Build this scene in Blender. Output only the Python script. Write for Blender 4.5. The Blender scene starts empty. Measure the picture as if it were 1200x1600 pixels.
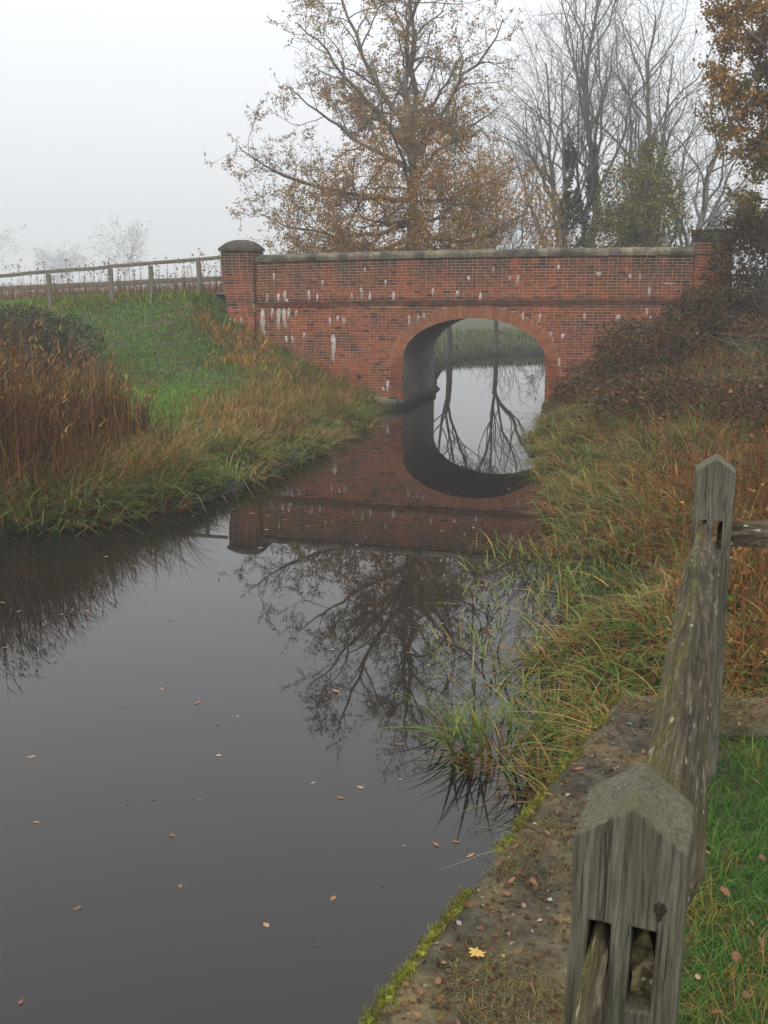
import bpy, math, random
import numpy as np
from mathutils import Vector, Matrix

# ------------------------------------------------------------------ camera, sky, sun, exposure
SC = bpy.context.scene
COL = SC.collection
CAM_H = 3.4
cam_d = bpy.data.cameras.new('camera')
cam = bpy.data.objects.new('camera', cam_d)
COL.objects.link(cam)
cam.location = (0, 0, CAM_H)
cam.rotation_euler = (math.radians(90 - 12), 0, 0)
cam_d.sensor_fit = 'VERTICAL'
cam_d.sensor_height = 24
cam_d.lens = 25.5
cam_d.clip_start = 0.05
cam_d.clip_end = 5000
SC.camera = cam

world = bpy.data.worlds.new('World')
SC.world = world
world.use_nodes = True
wt = world.node_tree
wt.nodes.clear()
w_out = wt.nodes.new('ShaderNodeOutputWorld')
w_bg = wt.nodes.new('ShaderNodeBackground')
w_sky = wt.nodes.new('ShaderNodeTexSky')
w_sky.sky_type = 'NISHITA'
w_sky.sun_disc = False
w_sky.sun_elevation = math.radians(38)
w_sky.sun_rotation = math.radians(205)
w_sky.dust_density = 6
w_hsv = wt.nodes.new('ShaderNodeHueSaturation')
w_hsv.inputs['Saturation'].default_value = 0.35
wt.links.new(w_sky.outputs[0], w_hsv.inputs['Color'])
# overcast sky: brighter towards the zenith, L = Lh * (1 + k sin e)
w_tc = wt.nodes.new('ShaderNodeTexCoord')
w_sep = wt.nodes.new('ShaderNodeSeparateXYZ')
wt.links.new(w_tc.outputs['Generated'], w_sep.inputs[0])
w_mx = wt.nodes.new('ShaderNodeMath'); w_mx.operation = 'MAXIMUM'; w_mx.inputs[1].default_value = 0
wt.links.new(w_sep.outputs['Z'], w_mx.inputs[0])
w_ma = wt.nodes.new('ShaderNodeMath'); w_ma.operation = 'MULTIPLY_ADD'
w_ma.inputs[1].default_value = 1.7; w_ma.inputs[2].default_value = 1.0
wt.links.new(w_mx.outputs[0], w_ma.inputs[0])
w_vm = wt.nodes.new('ShaderNodeVectorMath'); w_vm.operation = 'SCALE'
w_vm.inputs[0].default_value = (8.4, 8.6, 8.95)
wt.links.new(w_ma.outputs[0], w_vm.inputs['Scale'])
w_mix = wt.nodes.new('ShaderNodeMix'); w_mix.data_type = 'RGBA'
w_mix.inputs['Factor'].default_value = 0.88
wt.links.new(w_hsv.outputs[0], w_mix.inputs['A'])
wt.links.new(w_vm.outputs[0], w_mix.inputs['B'])
wt.links.new(w_mix.outputs['Result'], w_bg.inputs['Color'])
w_bg.inputs['Strength'].default_value = 0.1
wt.links.new(w_bg.outputs[0], w_out.inputs['Surface'])

sun_d = bpy.data.lights.new('sun', 'SUN')
sun_d.energy = 1.5
sun_d.angle = math.radians(25)
sun_d.color = (1.0, 0.96, 0.9)
sun = bpy.data.objects.new('sun', sun_d)
COL.objects.link(sun)
sun.rotation_euler = (math.radians(52), 0, math.radians(-25))

vs = SC.view_settings
vs.view_transform = 'Standard'
vs.look = 'None'
vs.exposure = 0.0
vs.gamma = 1.0
vs.use_curve_mapping = False
SC.render.engine = 'CYCLES'
SC.cycles.use_denoising = True
SC.cycles.max_bounces = 6
SC.cycles.diffuse_bounces = 3
SC.cycles.glossy_bounces = 3
SC.cycles.transparent_max_bounces = 6
SC.cycles.volume_bounces = 1
SC.cycles.caustics_reflective = False
SC.cycles.caustics_refractive = False

RNG = np.random.default_rng(7)

# ------------------------------------------------------------------ helpers
def tag(o, label=None, cat=None, group=None, kind=None):
    if label: o['label'] = label
    if cat: o['category'] = cat
    if group: o['group'] = group
    if kind: o['kind'] = kind
    return o

def empty(name, loc=(0, 0, 0), rz=0.0):
    o = bpy.data.objects.new(name, None)
    COL.objects.link(o)
    o.location = loc
    o.rotation_euler = (0, 0, rz)
    o.empty_display_size = 0.2
    return o

def link(name, me, parent=None):
    o = bpy.data.objects.new(name, me)
    COL.objects.link(o)
    if parent is not None:
        o.parent = parent
    return o

def build_mesh(name, V, F, mat, col=None, smooth=False):
    """V (n,3); F one (m,k) int array or a list of such arrays; col (n,3) point colour."""
    V = np.asarray(V, dtype=np.float32)
    Fs = F if isinstance(F, (list, tuple)) else [F]
    Fs = [np.asarray(f, dtype=np.int32) for f in Fs if len(f)]
    me = bpy.data.meshes.new(name)
    me.vertices.add(len(V))
    me.vertices.foreach_set('co', V.ravel())
    nl = sum(f.size for f in Fs)
    npoly = sum(len(f) for f in Fs)
    me.loops.add(nl)
    me.polygons.add(npoly)
    me.loops.foreach_set('vertex_index', np.concatenate([f.ravel() for f in Fs]))
    tot = np.concatenate([np.full(len(f), f.shape[1], dtype=np.int32) for f in Fs])
    start = np.concatenate([[0], np.cumsum(tot)[:-1]]).astype(np.int32)
    me.polygons.foreach_set('loop_start', start)
    me.polygons.foreach_set('loop_total', tot)
    me.polygons.foreach_set('use_smooth', np.full(npoly, smooth))
    if col is not None:
        a = me.attributes.new('col', 'FLOAT_COLOR', 'POINT')
        c = np.ones((len(V), 4), dtype=np.float32)
        c[:, :3] = col
        a.data.foreach_set('color', c.ravel())
    if mat is not None:
        me.materials.append(mat)
    me.update(calc_edges=True)
    me.validate()
    return me

def mk(name, V, F, mat, parent=None, col=None, smooth=False):
    return link(name, build_mesh(name, V, F, mat, col, smooth), parent)

BOX_F = np.array([[0, 3, 2, 1], [4, 5, 6, 7], [0, 1, 5, 4], [1, 2, 6, 5], [2, 3, 7, 6], [3, 0, 4, 7]])
def box_v(x0, x1, y0, y1, z0, z1):
    return np.array([[x0, y0, z0], [x1, y0, z0], [x1, y1, z0], [x0, y1, z0],
                     [x0, y0, z1], [x1, y0, z1], [x1, y1, z1], [x0, y1, z1]], dtype=float)

def join(parts):
    """parts: list of (V, F or list) -> V, list of F"""
    Vs, Fs, n = [], [], 0
    for V, F in parts:
        for f in (F if isinstance(F, (list, tuple)) else [F]):
            Fs.append(np.asarray(f) + n)
        Vs.append(V)
        n += len(V)
    byk = {}
    for f in Fs:
        byk.setdefault(f.shape[1], []).append(f)
    return np.concatenate(Vs), [np.concatenate(v) for v in byk.values()]

def hash2(ix, iy, seed):
    h = np.sin(ix * 127.1 + iy * 311.7 + seed * 74.7) * 43758.5453
    return h - np.floor(h)

def noise2(x, y, seed=0):
    x = np.asarray(x, float); y = np.asarray(y, float)
    ix, iy = np.floor(x), np.floor(y)
    fx, fy = x - ix, y - iy
    fx = fx * fx * (3 - 2 * fx); fy = fy * fy * (3 - 2 * fy)
    a = hash2(ix, iy, seed); b = hash2(ix + 1, iy, seed)
    c = hash2(ix, iy + 1, seed); d = hash2(ix + 1, iy + 1, seed)
    return (a * (1 - fx) + b * fx) * (1 - fy) + (c * (1 - fx) + d * fx) * fy

def fbm(x, y, seed=0, o=3):
    s, a, t = 0, 0.5, 0
    for i in range(o):
        s = s + a * noise2(np.asarray(x) * 2 ** i, np.asarray(y) * 2 ** i, seed + i)
        t += a; a *= 0.5
    return s / t

def sstep(a, b, x):
    a = np.asarray(a, float); b = np.asarray(b, float)
    t = np.clip((np.asarray(x, float) - a) / (b - a), 0, 1)
    return t * t * (3 - 2 * t)

def pick(rng, cols, n, jit=0.18, w=None):
    cols = np.array(cols, float)
    c = cols[rng.choice(len(cols), n, p=None if w is None else np.array(w) / np.sum(w))]
    return np.clip(c * np.exp(rng.normal(0, jit, (n, 1))) * np.exp(rng.normal(0, jit * 0.35, (n, 3))), 0.002, 0.9)

# ------------------------------------------------------------------ materials
def new_mat(name):
    m = bpy.data.materials.new(name)
    m.use_nodes = True
    nt = m.node_tree
    nt.nodes.clear()
    out = nt.nodes.new('ShaderNodeOutputMaterial')
    bs = nt.nodes.new('ShaderNodeBsdfPrincipled')
    nt.links.new(bs.outputs[0], out.inputs[0])
    return m, nt, bs, out

def nd(nt, typ, **kw):
    n = nt.nodes.new(typ)
    for k, v in kw.items():
        if k.startswith('i_'):
            n.inputs[k[2:].replace('_', ' ')].default_value = v
        else:
            setattr(n, k, v)
    return n

def ramp(nt, fac, stops):
    r = nt.nodes.new('ShaderNodeValToRGB')
    e = r.color_ramp.elements
    while len(e) < len(stops):
        e.new(0.5)
    for el, (p, c) in zip(e, stops):
        el.position = p
        el.color = (*c, 1)
    nt.links.new(fac, r.inputs[0])
    return r.outputs[0]

def mixc(nt, fac, a, b, blend='MIX'):
    m = nt.nodes.new('ShaderNodeMix')
    m.data_type = 'RGBA'; m.blend_type = blend
    if isinstance(fac, (int, float)): m.inputs['Factor'].default_value = fac
    else: nt.links.new(fac, m.inputs['Factor'])
    for k, v in (('A', a), ('B', b)):
        if isinstance(v, tuple): m.inputs[k].default_value = (*v, 1)
        else: nt.links.new(v, m.inputs[k])
    return m.outputs['Result']

def math_n(nt, op, a, b=0.0, c=0.0):
    n = nt.nodes.new('ShaderNodeMath'); n.operation = op
    for i, v in enumerate((a, b, c)):
        if isinstance(v, (int, float)): n.inputs[i].default_value = v
        else: nt.links.new(v, n.inputs[i])
    return n.outputs[0]

def coords(nt, kind='Object', scale=(1, 1, 1)):
    tc = nt.nodes.new('ShaderNodeTexCoord')
    mp = nt.nodes.new('ShaderNodeMapping')
    mp.inputs['Scale'].default_value = scale
    nt.links.new(tc.outputs[kind], mp.inputs[0])
    return mp.outputs[0]

def wcoords(nt, scale=(1, 1, 1)):
    g = nt.nodes.new('ShaderNodeNewGeometry')
    mp = nt.nodes.new('ShaderNodeMapping')
    mp.inputs['Scale'].default_value = scale
    nt.links.new(g.outputs['Position'], mp.inputs[0])
    return mp.outputs[0]

def noise(nt, vec, scale, detail=4, rough=0.6):
    n = nt.nodes.new('ShaderNodeTexNoise')
    n.inputs['Scale'].default_value = scale
    n.inputs['Detail'].default_value = detail
    n.inputs['Roughness'].default_value = rough
    nt.links.new(vec, n.inputs['Vector'])
    return n.outputs['Fac']

def bump(nt, bs, h, strength=0.4, dist=0.01):
    b = nt.nodes.new('ShaderNodeBump')
    b.inputs['Strength'].default_value = strength
    b.inputs['Distance'].default_value = dist
    nt.links.new(h, b.inputs['Height'])
    nt.links.new(b.outputs[0], bs.inputs['Normal'])

def mat_leaf(name='leaf', trans=0.2, rough=0.65):
    m, nt, bs, out = new_mat(name)
    at = nd(nt, 'ShaderNodeAttribute', attribute_name='col')
    nt.links.new(at.outputs['Color'], bs.inputs['Base Color'])
    bs.inputs['Roughness'].default_value = rough
    bs.inputs['Specular IOR Level'].default_value = 0.12
    if trans > 0:
        tr = nt.nodes.new('ShaderNodeBsdfTranslucent')
        nt.links.new(at.outputs['Color'], tr.inputs[0])
        mx = nt.nodes.new('ShaderNodeMixShader')
        mx.inputs[0].default_value = trans
        nt.links.new(bs.outputs[0], mx.inputs[1]); nt.links.new(tr.outputs[0], mx.inputs[2])
        nt.links.new(mx.outputs[0], out.inputs[0])
    return m

def mat_object_leaf(name, ca, cb, cc):
    m, nt, bs, out = new_mat(name)
    oi = nt.nodes.new('ShaderNodeObjectInfo')
    c = ramp(nt, oi.outputs['Random'], [(0.0, ca), (0.5, cb), (1.0, cc)])
    n = noise(nt, coords(nt, 'Object'), 40, 3)
    c = mixc(nt, 0.5, c, ramp(nt, n, [(0.3, (0.55, 0.5, 0.45)), (0.7, (1, 1, 1))]), 'MULTIPLY')
    nt.links.new(c, bs.inputs['Base Color'])
    bs.inputs['Roughness'].default_value = 0.6
    return m

def mat_bark(name='bark', a=(0.075, 0.062, 0.05), b=(0.19, 0.165, 0.135), scale=6):
    m, nt, bs, out = new_mat(name)
    v = wcoords(nt, (1, 1, 0.3))
    n = noise(nt, v, scale, 5)
    c = ramp(nt, n, [(0.35, a), (0.7, b)])
    g = noise(nt, wcoords(nt), 1.3, 3)
    c = mixc(nt, ramp(nt, g, [(0.5, (0, 0, 0)), (0.7, (0.6, 0.6, 0.6))]), c, (0.05, 0.06, 0.03))
    nt.links.new(c, bs.inputs['Base Color'])
    bs.inputs['Roughness'].default_value = 0.9
    bump(nt, bs, n, 0.6, 0.03)
    return m

def mat_soil():
    m, nt, bs, out = new_mat('soil_and_turf')
    v = wcoords(nt)
    n = noise(nt, v, 0.9, 6); n2 = noise(nt, v, 9, 5)
    c = ramp(nt, n, [(0.35, (0.035, 0.055, 0.014)), (0.5, (0.05, 0.065, 0.018)), (0.65, (0.075, 0.055, 0.025))])
    c = mixc(nt, 0.8, c, ramp(nt, n2, [(0.3, (0.45, 0.45, 0.45)), (0.7, (1.2, 1.15, 1.0))]), 'MULTIPLY')
    g = nt.nodes.new('ShaderNodeNewGeometry'); sz = nt.nodes.new('ShaderNodeSeparateXYZ')
    nt.links.new(g.outputs['Position'], sz.inputs[0])
    k = nt.nodes.new('ShaderNodeMapRange'); k.inputs[1].default_value = 0.55; k.inputs[2].default_value = 0.2
    nt.links.new(math_n(nt, 'ADD', sz.outputs['Z'], math_n(nt, 'MULTIPLY', n, 0.25)), k.inputs[0])
    c = mixc(nt, k.outputs[0], c, (0.018, 0.014, 0.009))     # wet mud at the water line
    nt.links.new(c, bs.inputs['Base Color'])
    bs.inputs['Roughness'].default_value = 0.95
    bump(nt, bs, n2, 0.8, 0.08)
    return m

def mat_water():
    m, nt, bs, out = new_mat('canal_water')
    v = wcoords(nt, (1, 0.6, 1))
    n = noise(nt, v, 1.6, 2, 0.4)
    bs.inputs['Base Color'].default_value = (0.013, 0.0105, 0.008, 1)
    bs.inputs['Roughness'].default_value = 0.015
    bs.inputs['IOR'].default_value = 1.36
    bump(nt, bs, n, 0.03, 0.02)
    return m

def mat_brick(name='brick', cols=None):
    m, nt, bs, out = new_mat(name)
    at = nd(nt, 'ShaderNodeAttribute', attribute_name='rnd')
    oi = nt.nodes.new('ShaderNodeObjectInfo')
    r = math_n(nt, 'FRACT', math_n(nt, 'ADD', at.outputs['Fac'], oi.outputs['Random']))
    c = ramp(nt, r, cols)
    tc = nt.nodes.new('ShaderNodeNewGeometry')
    v = wcoords(nt)
    n = noise(nt, v, 28, 5, 0.7)
    c = mixc(nt, 0.7, c, ramp(nt, n, [(0.25, (0.55, 0.5, 0.5)), (0.75, (1.25, 1.2, 1.15))]), 'MULTIPLY')
    # soot and algae washed down below the coping and the string course
    sz = nt.nodes.new('ShaderNodeSeparateXYZ')
    nt.links.new(tc.outputs['Position'], sz.inputs[0])
    st = noise(nt, wcoords(nt, (1, 1, 0.12)), 2.6, 5, 0.65)
    hi = nt.nodes.new('ShaderNodeMapRange')
    hi.inputs[1].default_value = 3.0; hi.inputs[2].default_value = 3.85
    nt.links.new(sz.outputs['Z'], hi.inputs[0])
    k = math_n(nt, 'MULTIPLY', math_n(nt, 'POWER', hi.outputs[0], 1.3), ramp(nt, st, [(0.38, (0.12, 0.12, 0.12)), (0.56, (1, 1, 1))]))
    c = mixc(nt, math_n(nt, 'MULTIPLY', k, 0.93), c, (0.028, 0.023, 0.02))
    sb = nt.nodes.new('ShaderNodeMapRange')                      # damp dirt lying on the string course
    sb.inputs[1].default_value = 0.16; sb.inputs[2].default_value = 0.05
    nt.links.new(math_n(nt, 'ABSOLUTE', math_n(nt, 'SUBTRACT', sz.outputs['Z'], 2.84)), sb.inputs[0])
    c = mixc(nt, math_n(nt, 'MULTIPLY', math_n(nt, 'MULTIPLY', sb.outputs[0], 0.72), ramp(nt, st, [(0.36, (0.3, 0.3, 0.3)), (0.52, (1, 1, 1))])), c, (0.03, 0.026, 0.018))
    st2 = noise(nt, v, 0.9, 4)
    c = mixc(nt, math_n(nt, 'MULTIPLY', ramp(nt, st2, [(0.45, (0, 0, 0)), (0.66, (1, 1, 1))]), 0.5), c, (0.06, 0.042, 0.028))
    nt.links.new(c, bs.inputs['Base Color'])
    bs.inputs['Roughness'].default_value = 0.9
    bs.inputs['Specular IOR Level'].default_value = 0.2
    bump(nt, bs, n, 0.5, 0.006)
    return m

def mat_simple(name, stops, scale=5, rough=0.9, det=5, bstr=0.4, bdist=0.01, sc=(1, 1, 1), world_co=True):
    m, nt, bs, out = new_mat(name)
    v = wcoords(nt, sc) if world_co else coords(nt, 'Object', sc)
    n = noise(nt, v, scale, det, 0.65)
    nt.links.new(ramp(nt, n, stops), bs.inputs['Base Color'])
    bs.inputs['Roughness'].default_value = rough
    bs.inputs['Specular IOR Level'].default_value = 0.25
    if bstr: bump(nt, bs, n, bstr, bdist)
    return m

def mat_barrel():
    m, nt, bs, out = new_mat('barrel_concrete')
    v = wcoords(nt)
    n = noise(nt, v, 3.5, 6)
    c = ramp(nt, n, [(0.3, (0.15, 0.135, 0.115)), (0.7, (0.26, 0.24, 0.205))])
    g = nt.nodes.new('ShaderNodeNewGeometry'); s = nt.nodes.new('ShaderNodeSeparateXYZ')
    nt.links.new(g.outputs['Position'], s.inputs[0])
    wob = math_n(nt, 'ADD', s.outputs['Z'], math_n(nt, 'MULTIPLY', n, 0.2))
    k = nt.nodes.new('ShaderNodeMapRange'); k.inputs[1].default_value = 0.42; k.inputs[2].default_value = 0.2
    nt.links.new(wob, k.inputs[0])
    c = mixc(nt, k.outputs[0], c, (0.02, 0.018, 0.013))   # wet tide band
    nt.links.new(c, bs.inputs['Base Color'])
    bs.inputs['Roughness'].default_value = 0.85
    bump(nt, bs, n, 0.3, 0.01)
    return m

def mat_post():
    m, nt, bs, out = new_mat('weathered_oak')
    v = coords(nt, 'Object', (1, 1, 0.05))
    n = noise(nt, v, 150, 8, 0.75)
    n1 = noise(nt, coords(nt, 'Object', (1, 1, 0.12)), 16, 4)
    c = ramp(nt, n, [(0.34, (0.035, 0.032, 0.023)), (0.46, (0.09, 0.085, 0.064)), (0.56, (0.13, 0.122, 0.095)), (0.68, (0.21, 0.2, 0.165))])
    c = mixc(nt, 0.7, c, ramp(nt, n1, [(0.35, (0.75, 0.73, 0.64)), (0.65, (1.15, 1.15, 1.1))]), 'MULTIPLY')
    # algae on faces that look up and in blotches
    g = nt.nodes.new('ShaderNodeNewGeometry'); s = nt.nodes.new('ShaderNodeSeparateXYZ')
    nt.links.new(g.outputs['Normal'], s.inputs[0])
    bl = noise(nt, coords(nt, 'Object'), 9, 4)
    k = math_n(nt, 'ADD', math_n(nt, 'MULTIPLY', s.outputs['Z'], 0.55), math_n(nt, 'MULTIPLY_ADD', bl, 1.6, -0.72))
    k = math_n(nt, 'MULTIPLY', k, 0.75)
    kc = nt.nodes.new('ShaderNodeClamp'); kc.inputs['Max'].default_value = 0.75
    nt.links.new(k, kc.inputs[0])
    c = mixc(nt, kc.outputs[0], c, (0.085, 0.08, 0.03))
    # dark drying cracks along the grain
    wv = noise(nt, coords(nt, 'Object', (1, 1, 0.035)), 45, 2, 0.4)
    cr = ramp(nt, wv, [(0.475, (1, 1, 1)), (0.495, (0.25, 0.22, 0.2)), (0.515, (1, 1, 1))])
    c = mixc(nt, 0.7, c, cr, 'MULTIPLY')
    nt.links.new(c, bs.inputs['Base Color'])
    bs.inputs['Roughness'].default_value = 0.85
    bs.inputs['Specular IOR Level'].default_value = 0.2
    h = math_n(nt, 'ADD', n, math_n(nt, 'MULTIPLY', nt.nodes[cr.node.name].outputs[0], 0.8)) if False else n
    bump(nt, bs, h, 0.7, 0.004)
    return m

def mat_rail():
    m, nt, bs, out = new_mat('mossy_rail')
    gr = noise(nt, coords(nt, 'Object', (0.06, 1, 1)), 60, 6, 0.7)     # grain runs along x
    c = ramp(nt, gr, [(0.36, (0.016, 0.012, 0.008)), (0.5, (0.055, 0.042, 0.028)), (0.66, (0.13, 0.105, 0.07))])
    # moss, mostly on one flank and towards the near end
    at = nd(nt, 'ShaderNodeAttribute', attribute_name='moss')
    b = noise(nt, coords(nt, 'Object'), 7, 6, 0.7)
    k = math_n(nt, 'MULTIPLY', math_n(nt, 'MULTIPLY_ADD', b, 3.2, -1.15), at.outputs['Fac'])
    kc = nt.nodes.new('ShaderNodeClamp'); nt.links.new(k, kc.inputs[0])
    mossc = ramp(nt, noise(nt, coords(nt, 'Object'), 60, 3), [(0.35, (0.035, 0.034, 0.010)), (0.65, (0.15, 0.13, 0.03))])
    c = mixc(nt, math_n(nt, 'MULTIPLY', kc.outputs[0], 0.85), c, mossc)
    # pale lichen flecks
    vo = nd(nt, 'ShaderNodeTexVoronoi'); vo.inputs['Scale'].default_value = 42
    nt.links.new(coords(nt, 'Object', (0.45, 1, 1)), vo.inputs['Vector'])
    d = math_n(nt, 'ADD', vo.outputs['Distance'], math_n(nt, 'MULTIPLY', noise(nt, coords(nt, 'Object'), 50, 3), 0.22))
    sel = nt.nodes.new('ShaderNodeSeparateColor'); nt.links.new(vo.outputs['Color'], sel.inputs[0])
    ok = math_n(nt, 'GREATER_THAN', sel.outputs[0], 0.74)
    lk = math_n(nt, 'MULTIPLY', ok, ramp(nt, d, [(0.30, (1, 1, 1)), (0.36, (0, 0, 0))]))
    c = mixc(nt, math_n(nt, 'MULTIPLY', lk, 0.8), c, (0.34, 0.31, 0.24))
    # pale torn streaks
    t2 = noise(nt, coords(nt, 'Object', (0.12, 1, 1)), 38, 4, 0.75)
    t3 = noise(nt, coords(nt, 'Object'), 5, 2)
    tk = math_n(nt, 'MULTIPLY', ramp(nt, t2, [(0.55, (0, 0, 0)), (0.62, (1, 1, 1))]), ramp(nt, t3, [(0.44, (0, 0, 0)), (0.56, (1, 1, 1))]))
    c = mixc(nt, math_n(nt, 'MULTIPLY', tk, 0.65), c, (0.26, 0.21, 0.15))
    nt.links.new(c, bs.inputs['Base Color'])
    bs.inputs['Roughness'].default_value = 0.9
    bs.inputs['Specular IOR Level'].default_value = 0.2
    bump(nt, bs, math_n(nt, 'ADD', gr, math_n(nt, 'MULTIPLY', b, 0.7)), 0.8, 0.006)
    return m

def mat_coping_ledge():
    m, nt, bs, out = new_mat('lichen_stone')
    v = wcoords(nt)
    n = noise(nt, v, 7, 8, 0.72); n2 = noise(nt, v, 2.4, 5, 0.6); n3 = noise(nt, v, 45, 4, 0.7)
    c = ramp(nt, n, [(0.34, (0.018, 0.016, 0.011)), (0.5, (0.052, 0.046, 0.031)), (0.68, (0.115, 0.097, 0.062))])
    k = ramp(nt, n2, [(0.46, (0, 0, 0)), (0.62, (1, 1, 1))])
    straw = ramp(nt, n3, [(0.35, (0.07, 0.052, 0.024)), (0.65, (0.22, 0.165, 0.08))])
    c = mixc(nt, math_n(nt, 'MULTIPLY', k, 0.7), c, straw)
    vo = nd(nt, 'ShaderNodeTexVoronoi'); vo.inputs['Scale'].default_value = 34
    nt.links.new(v, vo.inputs['Vector'])
    sel = nt.nodes.new('ShaderNodeSeparateColor'); nt.links.new(vo.outputs['Color'], sel.inputs[0])
    ok = math_n(nt, 'GREATER_THAN', sel.outputs[0], 0.88)
    d = math_n(nt, 'ADD', vo.outputs['Distance'], math_n(nt, 'MULTIPLY', n3, 0.2))
    lk = math_n(nt, 'MULTIPLY', ok, ramp(nt, d, [(0.24, (1, 1, 1)), (0.31, (0, 0, 0))]))
    c = mixc(nt, math_n(nt, 'MULTIPLY', lk, 0.65), c, (0.24, 0.22, 0.18))
    nt.links.new(c, bs.inputs['Base Color'])
    bs.inputs['Roughness'].default_value = 0.95
    bs.inputs['Specular IOR Level'].default_value = 0.15
    bump(nt, bs, math_n(nt, 'ADD', n, math_n(nt, 'MULTIPLY', n3, 0.6)), 0.9, 0.012)
    return m

M_LEAF = mat_leaf('leaf', 0.22)
M_BLADE = mat_leaf('blade', 0.18, 0.6)
M_MOSS = mat_leaf('moss', 0.1, 0.95)
M_BARK = mat_bark()
M_BARK_GREY = mat_bark('bark_grey', (0.10, 0.094, 0.08), (0.22, 0.205, 0.175))
M_SOIL = mat_soil()
M_WATER = mat_water()
M_BRICK = mat_brick('brick', [(0.0, (0.24, 0.062, 0.028)), (0.2, (0.31, 0.092, 0.038)), (0.4, (0.17, 0.046, 0.026)), (0.58, (0.27, 0.075, 0.032)),
                             (0.72, (0.14, 0.042, 0.028)), (0.84, (0.24, 0.082, 0.038)), (0.93, (0.075, 0.033, 0.026)), (1.0, (0.042, 0.027, 0.026))])
M_ARCH = mat_brick('arch_brick', [(0.0, (0.30, 0.105, 0.045)), (0.4, (0.38, 0.145, 0.06)), (0.7, (0.24, 0.08, 0.036)), (1.0, (0.33, 0.115, 0.05))])
M_MORTAR = mat_simple('mortar', [(0.3, (0.26, 0.17, 0.105)), (0.7, (0.46, 0.34, 0.22))], 8)
M_BARREL = mat_barrel()
M_STONE = mat_simple('coping_stone', [(0.3, (0.04, 0.036, 0.028)), (0.5, (0.10, 0.09, 0.066)), (0.72, (0.19, 0.17, 0.125))], 4, bstr=0.6)
_nt = M_STONE.node_tree
_bs = [n for n in _nt.nodes if n.type == 'BSDF_PRINCIPLED'][0]
_src = _bs.inputs['Base Color'].links[0].from_socket
_oi = _nt.nodes.new('ShaderNodeObjectInfo')
_nt.links.new(mixc(_nt, 1.0, _src, ramp(_nt, _oi.outputs['Random'], [(0.0, (0.55, 0.54, 0.54)), (0.5, (0.9, 0.88, 0.82)), (1.0, (1.4, 1.3, 1.15))]), 'MULTIPLY'), _bs.inputs['Base Color'])
M_LIME = mat_simple('lime_deposit', [(0.35, (0.30, 0.25, 0.22)), (0.65, (0.6, 0.57, 0.54))], 22, bstr=0.3)
_nt = M_LIME.node_tree
_bs = [n for n in _nt.nodes if n.type == 'BSDF_PRINCIPLED'][0]
_nt.links.new(ramp(_nt, noise(_nt, wcoords(_nt, (1, 1, 0.35)), 24, 4, 0.7), [(0.32, (0.15, 0.15, 0.15)), (0.48, (1, 1, 1))]), _bs.inputs['Alpha'])
_al = _bs.inputs['Alpha'].links[0].from_socket
_nt.links.new(math_n(_nt, 'MULTIPLY', _al, nd(_nt, 'ShaderNodeAttribute', attribute_name='col').outputs['Fac']), _bs.inputs['Alpha'])
M_POST = mat_post()
M_RAIL = mat_rail()
M_LEDGE = mat_coping_ledge()
M_FENCE = mat_simple('grey_fence_wood', [(0.3, (0.08, 0.07, 0.052)), (0.7, (0.2, 0.18, 0.14))], 14, sc=(1, 1, 1))
M_ROAD = mat_simple('asphalt', [(0.3, (0.11, 0.11, 0.115)), (0.7, (0.17, 0.17, 0.175))], 12)
M_DARK = mat_simple('dark_pipe', [(0.3, (0.012, 0.011, 0.01)), (0.7, (0.03, 0.026, 0.022))], 12)
M_WALL = mat_simple('wet_wall', [(0.3, (0.03, 0.03, 0.022)), (0.7, (0.09, 0.08, 0.06))], 6)

# ------------------------------------------------------------------ the lie of the land
TH = math.radians(15)
BO = np.array([2.38, 29.28])                       # middle of the arch on the water, front face
BU = np.array([math.cos(TH), -math.sin(TH)])       # along the face
BN = np.array([math.sin(TH), math.cos(TH)])        # into the bridge
DECK = 4.0                                         # width of the bridge

CANAL = np.array([
    (-8, -14), (-1.24, 0.2), (-0.0, 2.65), (1.19, 5.08), (1.45, 6.5), (1.8, 8.7), (2.1, 10), (2.3, 12.4), (2.65, 15.1), (2.9, 18),
    (3.5, 22.4), (4.25, 27.6), (4.27, 28.77), (5.3, 32.66), (6.6, 35), (9.5, 39), (16, 45), (45, 50),
    (45, 60), (16, 55.5), (7.6, 52.2), (5.0, 50.9), (3.44, 49), (2.1, 43.5), (1.72, 39), (1.5, 33.7), (0.45, 29.8), (-0.25, 29.1), (-0.45, 27.2), (-1.11, 23.3),
    (-1.99, 19.66), (-2.45, 17.8), (-3.0, 16.7), (-3.8, 15.8), (-4.5, 14.95), (-5.33, 14.7), (-6.6, 14.3), (-9, 12.6),
    (-13, 7), (-16, -14)], float)

_rs = np.random.default_rng(2)
_c = []
for _i in range(len(CANAL)):
    _a, _b = CANAL[_i], CANAL[(_i + 1) % len(CANAL)]
    _L = np.linalg.norm(_b - _a)
    _nat = _a[1] > 5.5 and _b[1] > 5.5 and not (28.0 < (_a[1] + _b[1]) / 2 < 34.5) and _L < 12
    _c.append(_a)
    if _nat:
        _k = int(_L / 0.45)
        for _j in range(1, _k):
            _n = np.array([_b[1] - _a[1], _a[0] - _b[0]]) / _L
            _c.append(_a + (_b - _a) * _j / _k + _n * _rs.normal(0, 0.13))
CANAL = np.array(_c)

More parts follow.
